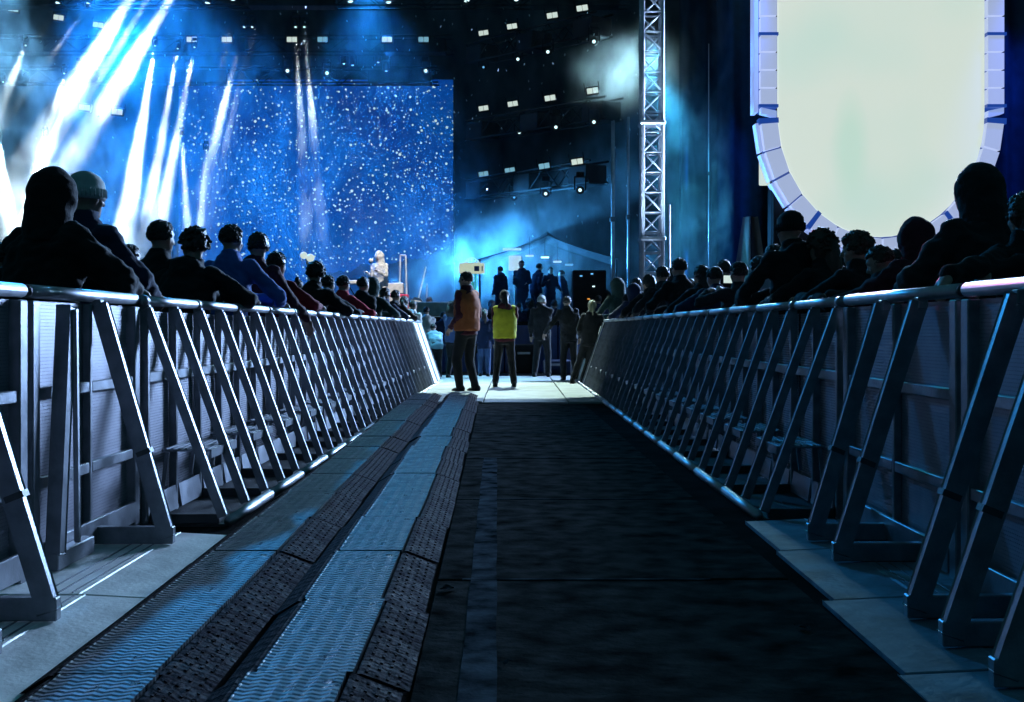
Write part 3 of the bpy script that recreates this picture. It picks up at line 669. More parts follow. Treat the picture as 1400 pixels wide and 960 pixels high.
crowd(1010, 355, .0070, 'person in a dark cap holding up a glowing phone behind the right rail', hat='cap', hatcol='cloth_black', wear='charcoal', lean=5, arms=((-.16, .36, 1.45), (.05, .4, 1.45)), cover=0)
crowd(975, 360, .0077, 'person in a wide blue jacket with short dark hair leaning on the right rail', wear='navy', bulk=1.2, lean=18, puffy=.02)
crowd(958, 358, .0084, 'person with dark hair hidden half behind the wide blue jacket', wear='black', hair='long', lean=8)
crowd(928, 348, .0089, 'tall person with a narrow dark head and black top at the right rail', wear='black', lean=8, bulk=1.05)
crowd(905, 360, .0097, 'person with short dark hair and a pale collar left of the tall narrow head', wear='charcoal', lean=10)
crowd(886, 372, .0104, 'person in black with a low head near the far end of the right rail', wear='black', lean=14, hair='long')
crowd(865, 387, .0118, 'person in a small blue lit hood near the far end of the right rail', hood=True, wear='navy', lean=16, voxel=.02)
crowd(843, 379, .0130, 'person in a teal hooded top at the far end of the right rail', hood=True, wear='green', lean=10)
for (px, top, s, h, w, lab) in ((916, 366, .0112, 'bushy', 'black', 'person deep in the right crowd between two short haired ones'), (990, 350, .0086, 'short', 'black', 'person deep in the right crowd between the blue jacket and the cap'),
                           (1058, 328, .0068, 'long', 'maroon', 'person deep in the right crowd left of the round dark beanie'), (870, 376, .0128, 'short', 'black', 'person deep in the right crowd over the small blue lit hood'),
                           (1290, 318, .0066, 'short', 'black', 'person deep in the right crowd behind the biggest figure'), (1225, 335, .0072, 'long', 'black', 'person deep in the right crowd behind the purple lit hood'),
                           (1150, 345, .0082, 'short', 'charcoal', 'person deep in the right crowd behind the bushy hair'), (1060, 352, .0092, 'short', 'black', 'person deep in the right crowd below the round dark beanie'),
                           (1000, 372, .0105, 'short', 'navy', 'person deep in the right crowd below the dark cap'), (945, 378, .0118, 'long', 'black', 'person deep in the right crowd left of the wide blue jacket'),
                           (1375, 320, .0060, 'short', 'black', 'person deep in the right crowd at the right edge of the picture')):
    crowd(px, top, s, lab, hair=h, wear=w, lean=4, arms='down', voxel=.022, yaw=8, group='audience behind the right barrier')
ph = thing('phone', 'glowing phone held up in front of the dark cap', 'phone', at(998, 382, 12.35), R(20))
MB().box((0, 0, 0), (.085, .011, .165), Matrix.Rotation(R(90), 3, 'Y'), .003).build('case', 'black_metal', ph)
MB().box((0, -.0075, 0), (.075, .003, .15), Matrix.Rotation(R(90), 3, 'Y')).build('screen', 'phone_screen', ph)

# the people standing in the walkway and pit
def standing(px, top, foot, label, **kw):
    Y = F * EYE / (foot - 450); s = Y / F
    return person(label, (px - 702) * s, Y, (foot - top) * s, seed=px * .21, **kw)
standing(638, 369, 538, 'person in an orange safety vest standing on the cable ramps, looking left', wear='maroon', vest='orange', legs='black', yaw=48, hy=22, face=True, bulk=.92, arms=((-.15, .17, .95), (.16, .15, .95)), voxel=.015, feet=((-.11, .05), (.10, -.06)), base=.0)
standing(690, 396, 531, 'person in a yellow safety vest with hat and long dark hair in the pit', wear='maroon', vest='yellow', legs='black', hair='long', hat='beanie', hatcol='cloth_charcoal', yaw=5, arms=((-.12, .30, 1.10), (.12, .30, 1.08)), voxel=.016, feet=((-.17, 0), (.17, .02)), bulk=1.05, lean=4)
standing(741, 402, 517, 'person with pale hair and dark jacket holding a hand to the face', wear='black', legs='black', hair='short', hcol='hair_grey', yaw=-12, hy=-35, face=True, arms=((-.26, .1, .9), (.06, .17, 1.50)), voxel=.016, feet=((-.16, 0), (.14, .03)), bulk=1.06)
standing(778, 403, 522, 'person all in black reaching one arm down to the left, beside the blonde one', wear='black', legs='black', hair='short', yaw=10, side=-4, arms=((-.47, .18, 1.00), (.24, .1, .9)), grip=True, voxel=.013, feet=((-.12, 0), (.16, .05)))
standing(806, 409, 527, 'person with long blonde hair in black leaning on the right barrier end', wear='black', legs='black', hair='long', hcol='hair_blonde', yaw=-14, side=5, arms=((-.22, .15, 1.0), (.38, .25, 1.08)), voxel=.016, feet=((-.36, -.04), (-.16, .05)))
standing(662, 421, 517, 'person with long hair in a dark coat and jeans right of the orange vest', wear='navy', legs='denim', hair='long', hcol='hair_brown', yaw=0, arms=None, voxel=.018, long_coat=.10)
standing(597, 432, 518, 'person bending forward over a bag with a light jacket and dark trousers', wear='sky', legs='black', hair='short', yaw=15, lean=48, arms=((-.15, .62, .95), (.15, .62, .95)), voxel=.018)
standing(619, 412, 519, 'person with a bowed head holding a camera between the bending one and the orange vest', wear='denim', legs='black', hair='bushy', yaw=-20, hp=25, arms=((-.1, .33, 1.2), (.1, .33, 1.2)), voxel=.018)
standing(606, 425, 512, 'person half hidden behind the bending one near the left barrier end', wear='navy', legs='denim', hair='short', yaw=-5, voxel=.02)
standing(583, 418, 511, 'person in a cream jacket beside the far end of the left barrier', wear='cream', legs='charcoal', hair='short', yaw=10, voxel=.02)
standing(652, 414, 513, 'person behind the orange vest with only a blue edge showing', wear='blue', legs='black', hair='short', yaw=5, voxel=.02)

for i, (px, top_, foot, h, w, lab) in enumerate(((574, 412, 507, 'short', 'navy', 'person in the far pit crowd left of the bending one'), (587, 405, 505, 'long', 'sky', 'pale blue jacket in the far pit crowd over the left barrier end'),
        (628, 408, 506, 'short', 'black', 'person in the far pit crowd hidden by the orange vest'), (643, 410, 504, 'short', 'denim', 'person in the far pit crowd just right of the orange vest'),
        (672, 409, 507, 'long', 'black', 'person in the far pit crowd left of the yellow vest'), (708, 412, 506, 'short', 'navy', 'person in the far pit crowd right of the yellow vest'),
        (724, 408, 505, 'bushy', 'black', 'person in the far pit crowd left of the pale haired one'), (758, 409, 506, 'short', 'navy', 'person in the far pit crowd right of the pale haired one'),
        (792, 406, 505, 'short', 'black', 'person in the far pit crowd left of the blonde one'), (818, 402, 506, 'short', 'navy', 'person in the far pit crowd over the right barrier end'),
        (829, 395, 505, 'long', 'black', 'long haired person in the far pit crowd over the right barrier end'))):
    standing(px, top_, foot, lab, wear=w, legs='black', hair=h, yaw=(-15, 10, 25, 0)[i % 4], voxel=.024, group='people crowding the far end of the pit', arms=((-.2, .2, 1.05), (.2, .22, 1.1)) if i % 2 else None)

# ------------------------------------------------------------------ stage
DECK = 1.15
stage = thing('stage', 'wide concert stage with a low deck and a blue front behind the pit', 'stage', (0, 28, 0))
MB().box((-1, 9, DECK - .06), (26, 18, .12)).build('deck', 'black_metal', stage)
for i in range(22):
    x = -13.4 + i * 1.2
    MB().box((x + .6, .02, .54), (1.18, .05, 1.06), None, .012).build('front_panel', 'fascia_blue' if i > 8 else 'drape_black', stage)
def curtain(name, label, x0, x1, y, z0, z1, m, n, amp, rot=0.0, kind=None):
    o = MB().grid(lambda u, v: (x0 + (x1 - x0) * u, amp * math.sin(u * n * 6.283 + .8 * math.sin(u * n * 2.1)) * (1.0 - .35 * v), z0 + (z1 - z0) * v), max(40, int(n * 10)), 6).build(name, m, None, True)
    o.location = (0, y, 0); return tag(o, label, 'curtain')
bk = MB().box((0, 0, 11), (70, .3, 24)).build('back_wall', 'drape_black'); bk.location = (0, 47.6, 0)
tag(bk, 'black back wall of the stage behind the blue screen', 'wall')
MB().box((0, -.2, 1.5), (70, .12, 3), None, .01).build('skirting', 'black_metal', bk)
led = thing('led_wall', 'blue video wall with white star dots at the back of the stage', 'video screen', at(432, 300, 45.0))
LW, LH = 375 * 45 / F, 10.4
MB().box((0, 0, .1), (LW, .06, LH - .5)).build('screen', 'led_wall_picture', led)
MB().box((0, .14, .1), (LW + .1, .2, LH - .4)).build('housing', 'black_metal', led)
# side walls of the stage and the drapes on the right
sw = MB().box((0, 0, 9), (.4, 14, 20)).build('stage_wing', 'drape_black'); sw.location = (6.6, 42, 0); tag(sw, 'dark side wall of the stage left of the lattice tower', 'wall')
MB().tube([(-.25, -7, 0.2), (-.25, -7, 16)], .05, 8).build('edge_pole', 'truss_metal', sw)
curtain('side_curtain', 'dark teal curtain wall between the lattice tower and the white screen', 4.6, 7.3, 34.5, 0, 16, 'drape_blue', 7, .12)
curtain('side_curtain', 'blue lit curtain behind the frame of the white screen', 5.2, 14.5, 31.8, 0, 16, 'drape_blue', 16, .14)
fl = MB().grid(lambda u, v: ((u - .5) * (1.1 - .75 * v), .10 * math.sin(u * 9 + v), v * 2.3), 16, 10).build('canvas_flap', 'canvas_beige', None, True); fl.location = (5.95, 31.2, 1.5)
tag(fl, 'pale triangular canvas flap hanging left of the white screen', 'canvas')
MB().tube([(0, -.08, 0), (0, -.08, 2.3)], .02, 6).build('flap_rope', 'black_metal', fl)

# white video screen with a rounded bottom and a frame of lit blocks
SY = 30.0; sx_ = lambda px: (px - 702) * SY / F; sz_ = lambda py: EYE + (450 - py) * SY / F
vs = thing('video_screen', 'huge glowing white video screen with a rounded lower end and a frame of lit blocks', 'video screen', (sx_(1205), SY, 0))
cx0 = sx_(1205); zc = sz_(155); a_in, b_in = 141 * SY / F, 169 * SY / F; fw = 26 * SY / F; ztop = sz_(-190)
def outline(a, b, n=26):
    pts = [(-a, ztop)] + [(-a * math.cos(math.pi * i / n), zc - b * math.sin(math.pi * i / n)) for i in range(n + 1)] + [(a, ztop)]
    return pts
pts = outline(a_in, b_in); mb = MB()
fr = [mb.bm.verts.new((x, 0, z)) for x, z in pts]; bk_ = [mb.bm.verts.new((x, .12, z)) for x, z in pts]; mb.bm.faces.new(fr); mb.bm.faces.new(bk_[::-1])
for i in range(len(pts)): j = (i + 1) % len(pts); mb.bm.faces.new((fr[i], fr[j], bk_[j], bk_[i]))
mb.build('screen', 'video_picture', vs)
def frame_block(p0, p1, q0, q1, name, m, y0=-.10, y1=.16, g=.03):
    c = Vector(((p0[0] + p1[0] + q0[0] + q1[0]) / 4, (p0[1] + p1[1] + q0[1] + q1[1]) / 4)); mb = MB(); vv = []
    for y in (y0, y1):
        for p in (p0, p1, q1, q0):
            d = Vector(p) - c; d = d * (1 - g / max(d.length, .01)); vv.append(mb.bm.verts.new((c.x + d.x, y, c.y + d.y)))
    for f in ((0, 1, 2, 3), (7, 6, 5, 4), (0, 4, 5, 1), (1, 5, 6, 2), (2, 6, 7, 3), (3, 7, 4, 0)): mb.bm.faces.new([vv[i] for i in f])
    return mb.build(name, m, vs)
bh = 24.5 * SY / F
for sd in (-1, 1):
    xa, xb = sd * (a_in + .03), sd * (a_in + fw)
    ny = 13
    for i in range(ny):
        z0 = zc + .16 + i * bh; frame_block((xa, z0), (xa, z0 + bh), (xb, z0), (xb, z0 + bh), 'frame_block', 'frame_light')
        if i % 4 == 0: frame_block((xa - .01 * sd, z0 - .03), (xa - .01 * sd, z0 + .04), (xb + .03 * sd, z0 - .03), (xb + .03 * sd, z0 + .04), 'frame_bar', 'frame_bar', -.13, .18, .0)
    frame_block((xa, zc), (xa, ztop), (xb, zc), (xb, ztop), 'frame_back', 'frame_bar', .17, .22, 0)
    if sd < 0: frame_block((-(a_in + fw + .02), zc), (-(a_in + fw + .02), ztop), (-(a_in + fw + .12), zc), (-(a_in + fw + .12), ztop), 'frame_side', 'frame_light_dim', 0, .5)
    frame_block((xa, zc - .12), (xa, zc + .05), (xb, zc - .02), (xb, zc + .14), 'frame_block', 'frame_light_dim')
    N = 7
    for i in range(N):
        t0, t1 = .06 + (math.pi / 2 - .06) * i / N, .06 + (math.pi / 2 - .06) * (i + 1) / N
        P = lambda t, e: (sd * (a_in + e) * math.cos(t), zc - (b_in + e) * math.sin(t))
        frame_block(P(t0, .03), P(t1, .03), P(t0, fw), P(t1, fw), 'frame_block', 'frame_light')
        frame_block(P(t0, .0), P(t1, .0), P(t0, fw), P(t1, fw), 'frame_back', 'frame_bar', .17, .22, 0)
        if i in (0, 4): frame_block(P(t0 - .02, .02), P(t0 + .02, .02), P(t0 - .02, fw + .03), P(t0 + .02, fw + .03), 'frame_bar', 'frame_bar', -.13, .18, .0)
        if sd < 0: frame_block(P(t0, fw + .02), P(t1, fw + .02), P(t0, fw + .10), P(t1, fw + .10), 'frame_side', 'frame_light_dim', 0, .4)
MB().box((sx_(1052) - cx0, .5, sz_(230)), (.30, .1, .72), None, .02).build('side_glow_panel', 'white_led', vs)  # white panel behind the frame; its brightness is put in as glow
MB().box((0, .5, 4.5), (5.2, .5, 9.0 - .5), None, .05).build('back_structure', 'black_metal', vs)
for s_ in (-1.6, 1.6): MB().tube([(s_, .6, 0), (s_, .6, 4)], .08, 8).build('leg', 'truss_metal', vs)

# lattice tower and scaffold poles
def tower(x, y, h, w, label):
    t = thing('lattice_tower', label, 'tower', (x, y, 0))
    ch = None
    for sx in (-1, 1):
        for sy in (-1, 1): put('chord', ch, t, (sx * w / 2, sy * w / 2, 0)) if ch else None
        if ch is None:
            ch = MB().tube([(0, 0, 0), (0, 0, h)], .045, 10).mesh('chord', 'truss_metal', True)
            for sy in (-1, 1): put('chord', ch, t, (sx * w / 2, sy * w / 2, 0))
    st = w * 1.02; n = int(h / st)
    dg_ = MB().tube([(-w / 2, 0, 0), (w / 2, 0, st)], .02, 6).mesh('diagonal', 'truss_metal', True); hz_ = MB().tube([(-w / 2, 0, 0), (w / 2, 0, 0)], .022, 6).mesh('rung', 'truss_metal', True)
    for i in range(n):
        for f in range(4):
            e = put('diagonal', dg_, t); e.matrix_local = Matrix.Rotation(f * math.pi / 2, 4, 'Z') @ Matrix.Translation((0, -w / 2, i * st)) @ Matrix.Diagonal((1 if (i + f) % 2 else -1, 1, 1, 1))
            e = put('rung', hz_, t); e.matrix_local = Matrix.Rotation(f * math.pi / 2, 4, 'Z') @ Matrix.Translation((0, -w / 2, i * st))
    for z in (3.0, 5.6): MB().box((0, 0, z), (w + .14, w + .14, .09), None, .02).build('sleeve_block', 'truss_metal', t)
    MB().box((0, 0, .05), (w + .5, w + .5, .1), None, .02).build('base_plate', 'dark_steel', t)
    return t
tower(sx_(891) * 28 / 30, 28.0, 12.5, .44, 'tall silver lattice tower rising behind the right crowd')
def pole(px, Y, h, r, label, hook=False):
    c = at(px, 450, Y); t = thing('scaffold_pole', label, 'pole', (c.x, Y, 0))
    MB().tube([(0, 0, 0), (0, 0, h)], r, 8).build('tube', 'truss_metal', t, True); MB().box((0, 0, h * .6), (r * 3.4, r * 3.4, .12), None, .02).build('clamp', 'dark_steel', t)
    MB().box((0, 0, .02), (.3, .3, .04)).build('base_plate', 'dark_steel', t)
pole(838, 31.5, at(0, 165, 31.5).z, .05, 'bright thin scaffold pole left of the lattice tower')
pole(859, 31.5, at(0, 160, 31.5).z, .035, 'dim thin pole between the bright pole and the lattice tower')
pole(915, 29.0, at(0, 280, 29).z, .035, 'short pale pole right of the lattice tower')
pole(969, 31.0, at(0, 60, 31).z, .012, 'thin dark pole in front of the dark curtain wall')

# trusses with blinder panels and moving heads
def truss(a, b, w, label):
    a, b = Vector(a), Vector(b); d = b - a; L = d.length; t = thing('lighting_truss', label, 'truss', a, 0)
    M_ = d.to_track_quat('X', 'Z').to_matrix().to_4x4()
    for sy in (-1, 1):
        for sz in (-1, 1):
            e = MB().tube([(0, sy * w / 2, sz * w / 2), (L, sy * w / 2, sz * w / 2)], .03, 6).build('chord', 'black_metal', t); e.matrix_local = M_
    n = max(2, int(L / (w * 1.3))); st = L / n; dm = MB().tube([(0, 0, -w / 2), (st, 0, w / 2)], .018, 5).mesh('diagonal', 'black_metal')
    for i in range(n):
        for sy in (-1, 1):
            e = put('diagonal', dm, t); e.matrix_local = M_ @ Matrix.Translation((st * i, sy * w / 2, 0)) @ (Matrix.Identity(4) if i % 2 else Matrix.Translation((0, 0, 0)) @ Matrix.Diagonal((1, 1, -1, 1)))
    for k in range(3):
        e = MB().box((L * (.08 + .42 * k), 0, -.05), (L * .13, w * 1.15, w * .9), None, .03).build('cable_tray', 'black_metal', t); e.matrix_local = M_
    return t
bl_me = None
def blinder(px, py, Y, tilt, label, group, dim=False, scale=1.0):
    t = thing('blinder_light', label, 'stage light', at(px, py, Y), 0, group); t.rotation_euler = (R(4), R(tilt), 0); k = scale
    MB().box((0, .09 * k, 0), (.46 * k, .14 * k, .30 * k), None, .015).build('body', 'black_metal', t)
    for s_ in (-1, 1): MB().box((s_ * .10 * k, .005, 0), (.185 * k, .03, .19 * k), None, .008).build('lamp_face', 'dim_led' if dim else 'white_led', t)
    MB().bar((-.25 * k, .09, 0), (-.25 * k, .09, .3 * k), .02, .04).bar((.25 * k, .09, 0), (.25 * k, .09, .3 * k), .02, .04).build('bracket', 'black_metal', t)
def head(px, py, Y, aim, label, group, power=0, ang=3.5, col=(.74, .92, .95), r=.085, blend=.9, lens='lens_glow', size=.8):
    p = at(px, py, Y); t = thing('moving_head_light', label, 'stage light', p, 0, group)
    tgt = at(*aim) if aim else Vector((0, 6, 1.5)); q = (tgt - p).to_track_quat('-Z', 'Y'); m = q.to_matrix().to_4x4()
    look = (cam.location - p).to_track_quat('-Z', 'Y').to_matrix().to_4x4() if not aim else m
    b = MB().tube([(0, 0, .34), (0, 0, .22), (0, 0, .02), (0, 0, -.03)], [.07, .13, .12, .115], 14).build('head', 'black_metal', t); b.matrix_local = look
    l = MB().ball((0, 0, -.025), (r, r, .045), None, 14, 8).build('lens', lens, b)
    MB().box((0, 0, .48), (.26, .24, .16), None, .02).build('base', 'black_metal', t)
    yk = MB().box((0, 0, .405), (.38, .1, .03))
    for s_ in (-1, 1): yk.bar((s_ * .17, 0, 0), (s_ * .17, 0, .41), .04, .1)
    yk.build('yoke', 'black_metal', t)
    t.scale = (size, size, size)
    if power:
        L_ = bpy.data.lights.new('beam', 'SPOT'); L_.energy = power; L_.color = col; L_.spot_size = R(ang); L_.spot_blend = blend; L_.shadow_soft_size = .06
        o = bpy.data.objects.new('beam', L_); COL.objects.link(o); o.location = p + (tgt - p).normalized() * .16; o.rotation_euler = q.to_euler()
    return t
TY = 38.0
truss(at(-60, -2, 36.4), at(860, -2, 36.4), .5, 'front lighting truss along the top of the picture')
truss(at(-30, 62, 39.4), at(620, 62, 39.4), .5, 'middle lighting truss above the blue video wall')
truss(at(-60, 104, 41), at(600, 104, 41), .5, 'lower lighting truss just over the blue video wall')
g1 = 'blinder panels on the middle truss'
for i, (px, py, dim) in enumerate(((18, 12, 0), (80, 24, 0), (134, 34, 0), (262, 54, 0), (310, 54, 0), (399, 54, 0), (441, 54, 1), (529, 54, 0), (579, 54, 1))):
    blinder(px, py, TY, 8 if i < 3 else 0, f'small bright rectangular blinder light, {ORD[i]} from the left in the upper row', g1, bool(dim), .80)
for i, (px, py) in enumerate(((115, 147), (160, 153))): blinder(px, py, 35.5, 6, f'small rectangular blinder light in the blue smoke, {ORD[i]} from the left of the low pair', 'blinder panels in the blue smoke', False, .8)
rows = [[(661, 45, 36.5), (700, 36, 35), (755, 21, 32.5), (796, 11, 31)], [(661, 148, 36.5), (701, 142, 35), (752, 134, 32.5), (810, 124, 31)], [(661, 238, 36.5), (697, 233, 35), (744, 227, 32.5), (789, 221, 31)]]
for j, row in enumerate(rows):
    nm = ('top', 'middle', 'bottom')[j]
    dy = (30, 32, 22)[j]
    truss(at(row[0][0] - 14, row[0][1] + dy, row[0][2] + .5), at(row[3][0] + 30, row[3][1] + dy - 8, row[3][2] + .3), .55, f'dark slanting side truss, {nm} one of three left of the lattice tower')
    for i, (px, py, Y) in enumerate(row): blinder(px, py, Y, -9, f'small tilted blinder light, {ORD[i]} from the left on the {nm} side truss', 'blinder panels on the side trusses', j == 2 and i < 3, .72)
for j, row in enumerate([[(661, 92, 36.5), (708, 81, 35), (749, 71, 32.5), (812, 57, 31)], [(656, 188, 36.5), (710, 181, 35), (760, 174, 32.5), (812, 167, 31)], [(703, 270, 36), (746, 265, 32.5), (793, 260, 31)]]):
    nm = ('top', 'middle', 'bottom')[j]
    for i, (px, py, Y) in enumerate(row): head(px, py, Y, None, f'round blue white moving light, {ORD[i]} from the left under the {nm} side truss', 'moving lights under the side trusses', r=.055 if i else .04, lens='lens_blue' if i == 0 else 'lens_glow')
# top row of moving heads with their beams: (lens px, py), (aim px, py, Y), power, angle
PW = 8500
top = [(80, 4, (20, 110, 35), 5, 4), (122, 5, (40, 120, 35), 8, 5), (222, -75, (104, 118, 35), 62, 9), (246, -72, (120, 132, 35.5), 60, 4), (272, -66, (150, 135, 35.5), 62, 8.5), (284, 3, (262, 120, 36), .8, 1.6),
       (318, -2, (300, 130, 36), 12, 5), (354, 3, (332, 125, 36), 9, 3), (410, 2, (420, 110, 36), 1.6, 1.2), (479, 1, (492, 110, 36), .9, 1.2), (531, 2, (536, 90, 36), .7, 2.0), (638, 0, (655, 95, 36), 1.1, 1.2), (706, -2, (790, 150, 34), 1.2, 1.4)]
for i, (px, py, aim, pw, an) in enumerate(top): head(px, py, 36.2, aim, f'bright moving light throwing a beam, {ORD[i]} from the left along the top truss', 'moving lights along the top truss', pw * PW * .35 * (an / 4) ** 1.0, an, r=.10)
mid = [(257, 97, None, 0, 0), (334, 36, (288, 215, 39), 62, 6), (345, 36, (308, 200, 39), 22, 5), (393, 97, None, 0, 0), (404, 36, (414, 215, 39), 70, 5), (416, 36, (430, 205, 39), 56, 5), (447, 100, None, 0, 0), (470, 86, (476, 150, 40), 8, 4), (482, 88, (486, 150, 40), 7, 3), (517, 84, (518, 150, 40), 7, 3), (528, 96, (530, 150, 40), 6, 3), (582, 97, None, 0, 0)]
for i, (px, py, aim, pw, an) in enumerate(mid): head(px, py, 40.0, aim, f'small round moving light, {ORD[i]} from the left over the blue video wall', 'moving lights over the blue video wall', pw * PW * .25, an or 3, r=.075 if aim is None else .05)
low = [(108, 92, (72, 190, 34), 26, 7), (88, 100, (60, 200, 34), 10, 9), (35, 62, (18, 105, 33.5), 12, 6), (62, 186, (30, 340, 33), 34, 11), (4, 112, (-14, 150, 33), 10, 5), (-2, 190, (18, 340, 33), 26, 10),
       (212, 62, (168, 330, 33.5), 70, 7.5), (243, 66, (196, 330, 33.5), 60, 5.5), (266, 64, (214, 330, 33.5), 60, 5.5), (248, 185, (258, 330, 34), 14, 6), (282, 205, (272, 330, 34), 9, 7)]
for i, (px, py, aim, pw, an) in enumerate(low): head(px, py, 35.3, aim, f'moving light in the bright left smoke, {ORD[i]} of the low group', 'moving lights in the left smoke', pw * PW * .32 * (an / 4), an, r=.06, lens='lens_glow', size=.45)
# coloured washes that fill the smoke with blue
lamp('blue_wash', 'SPOT', (-12, 36, 13), (-8, 34.5, 2), 46000, (.012, .24, 1.0), spot_size=R(70), spot_blend=.8, shadow_soft_size=.5)
lamp('blue_wash', 'SPOT', (-4.5, 38, 12), (-4.0, 35, 2), 11000, (.015, .26, 1.0), spot_size=R(60), spot_blend=.8, shadow_soft_size=.5)
lamp('blue_wash', 'SPOT', (-5.0, 35.6, 1.5), (1.5, 33.6, 3.4), 46000, (.06, .40, 1.0), spot_size=R(36), spot_blend=.8, shadow_soft_size=.3)
lamp('white_wash', 'SPOT', (-14.5, 33, 12), (-11.5, 34, 2), 20000, (.18, .56, 1.0), spot_size=R(46), spot_blend=1.0, shadow_soft_size=.4)
lamp('cyan_wash', 'SPOT', (3.3, 31, 8.2), (5.0, 30.4, 2), 8000, (.05, .48, .85), spot_size=R(34), spot_blend=.8, shadow_soft_size=.2)
lamp('tower_fill', 'SPOT', (3.05, 26.6, .25), (3.08, 28, 8.5), 4500, (.45, .68, 1.0), spot_size=R(26), spot_blend=.8, shadow_soft_size=.1)  # added lamp to brighten the tower, which the screen lamp does not reach
for (px_, py_, q_) in ((846, 110, (834, 98)), (882, 92, (890, 78))):
    lamp('tower_glare', 'SPOT', at(px_, py_, 34.0), at(q_[0], q_[1], 30.5), 4200, (.45, .85, 1.0), spot_size=R(26), spot_blend=1.0, shadow_soft_size=.7)
lamp('curtain_wash', 'SPOT', (5.5, 28.5, 12), (5.9, 32, 3.5), 3500, (.02, .16, 1.0), spot_size=R(16), spot_blend=.7, shadow_soft_size=.2)
lamp('curtain_wash', 'SPOT', (13.4, 28.5, 12), (12.4, 32, 3.5), 3500, (.03, .12, 1.0), spot_size=R(45), spot_blend=.7, shadow_soft_size=.2)

lamp('stage_front_light', 'SPOT', (-2.5, 25.5, 9.5), (-3.0, 31, 2.2), 5200, (1.0, .95, .92), spot_size=R(26), spot_blend=.6, shadow_soft_size=.15)
# instruments and gear on the deck
t = person('person in a white hooded top playing at the front of the stage', *(at(521, 0, 31).x, 31.0), 1.78, 150, 6, hood=True, wear='cream', legs='cream', arms=((-.18, .38, 1.25), (.16, .40, 1.22)), base=DECK, voxel=.018, hy=10)
def gear(name, label, cat, px, Y): return thing(name, label, cat, (at(px, 0, Y).x, Y, DECK))
t = gear('guitar_amplifier', 'orange red amplifier cabinet with a pale head on the stage', 'amplifier', 545, 31.5)
MB().box((0, 0, .36), (.52, .35, .70), None, .03).build('cabinet', 'cloth_bright_red', t); MB().box((0, -.18, .36), (.44, .012, .56), None, .004).build('grille', 'cloth_cream', t); MB().box((-.08, 0, .86), (.42, .3, .28), None, .02).build('head', 'cloth_cream', t)
t = gear('keyboard_stand', 'thin white folding stand behind the red amplifier', 'stand', 551, 32.4)
for s_ in (-1, 1): MB().tube([(s_ * .11, 0, 0), (s_ * .07, 0, 1.75)], .025, 6).build('tube', 'cloth_cream', t)
MB().tube([(-.07, 0, 1.75), (.07, 0, 1.75)], .025, 6).build('crossbar', 'cloth_cream', t)
t = gear('electric_guitar', 'pale electric guitar leaning on a stand at the stage front', 'guitar', 569, 30.5)
MB().box((0, 0, .40), (.32, .05, .40), Matrix.Rotation(R(14), 3, 'Y'), .08).build('guitar_body', 'cloth_cream', t); MB().bar((.05, 0, .55), (.20, 0, 1.18), .05, .03, (0, 1, 0)).build('neck', 'cloth_cream', t); MB().bar((.20, 0, 1.18), (.24, 0, 1.36), .07, .02, (0, 1, 0)).build('headstock', 'cloth_cream', t)
MB().tube([(.24, .1, 0), (.26, .08, .95)], .018, 6).tube([(.02, .1, 0), (.05, .08, .6)], .018, 6).build('stand', 'truss_metal', t)
t = gear('riser_box', 'pale wide box at the stage front below the guitar', 'box', 592, 29.3)
MB().box((0, 0, .30), (.78, .5, .34), None, .02).build('case', 'cloth_cream', t); MB().box((0, 0, .06), (.8, .52, .11), None, .01).build('plinth', 'black_metal', t)
t = gear('glowing_box', 'white equipment case with dark square window and wire crown on a green lit stand', 'sign', 645, 32.0)  # equipment case lit on stage; its lit look is put in as glow
z0 = at(0, 367, 32).z - DECK
MB().box((0, 0, z0), (.66, .16, .28), None, .02).build('box', 'glowing_box', t); MB().box((.13, -.085, z0 - .01), (.13, .012, .13)).build('window', 'fascia_blue', t); MB().box((.27, -.085, z0 - .01), (.03, .012, .13)).build('slot', 'fascia_blue', t)
MB().tube([(.02, 0, 0), (.02, 0, z0 - .14)], .03, 8).tube([(.10, 0, 0), (.10, 0, z0 - .14)], .03, 8).build('post', 'green_lit_stand', t)  # stand under green light; that light is put in as glow
cw = MB()
for i in range(7):
    a_ = math.pi * i / 6; cw.tube([(.17 * math.cos(a_) * .9, 0, z0 + .14), (.2 * math.cos(a_), 0, z0 + .14 + .12 * math.sin(a_))], .012, 5)
cw.tube([(-.2 + .4 * i / 10, 0, z0 + .145 + .13 * math.sin(math.pi * i / 10)) for i in range(11)], .012, 5).build('wire_crown', 'glowing_box', t)
t = gear('microphone_stand', 'thin microphone stand left of the white hooded player', 'stand', 507, 30.4)
MB().tube([(0, 0, 0), (0, 0, 1.45)], .012, 6).build('tube', 'truss_metal', t); MB().ball((0, 0, 1.5), .06).build('microphone', 'cloth_cream', t, True); MB().tube([(0, 0, .01), (0, 0, .03)], .14, 12).build('foot', 'dark_steel', t)
t = gear('floor_lamp', 'bright white stage lamp with two round heads above the wavy haired head', 'stage light', 421, 30.2)
MB().tube([(.08, 0, 0), (-.02, 0, 1.55)], .03, 8).build('post', 'cloth_cream', t); MB().ball((-.10, 0, 1.62), .09).build('lamp_head', 'white_led', t, True); MB().ball((.06, 0, 1.56), .10).build('lamp_head', 'white_led', t, True)
t = gear('keyboard', 'pale keyboard on its stand in front of the white hooded player', 'keyboard', 492, 30.6)
MB().box((0, 0, .98), (.9, .32, .10), None, .02).build('body', 'cloth_cream', t)
for s_ in (-1, 1): MB().bar((s_ * .3, 0, 0), (s_ * -.3, 0, .93), .03, .03, (0, 1, 0)).build('leg', 'black_metal', t)
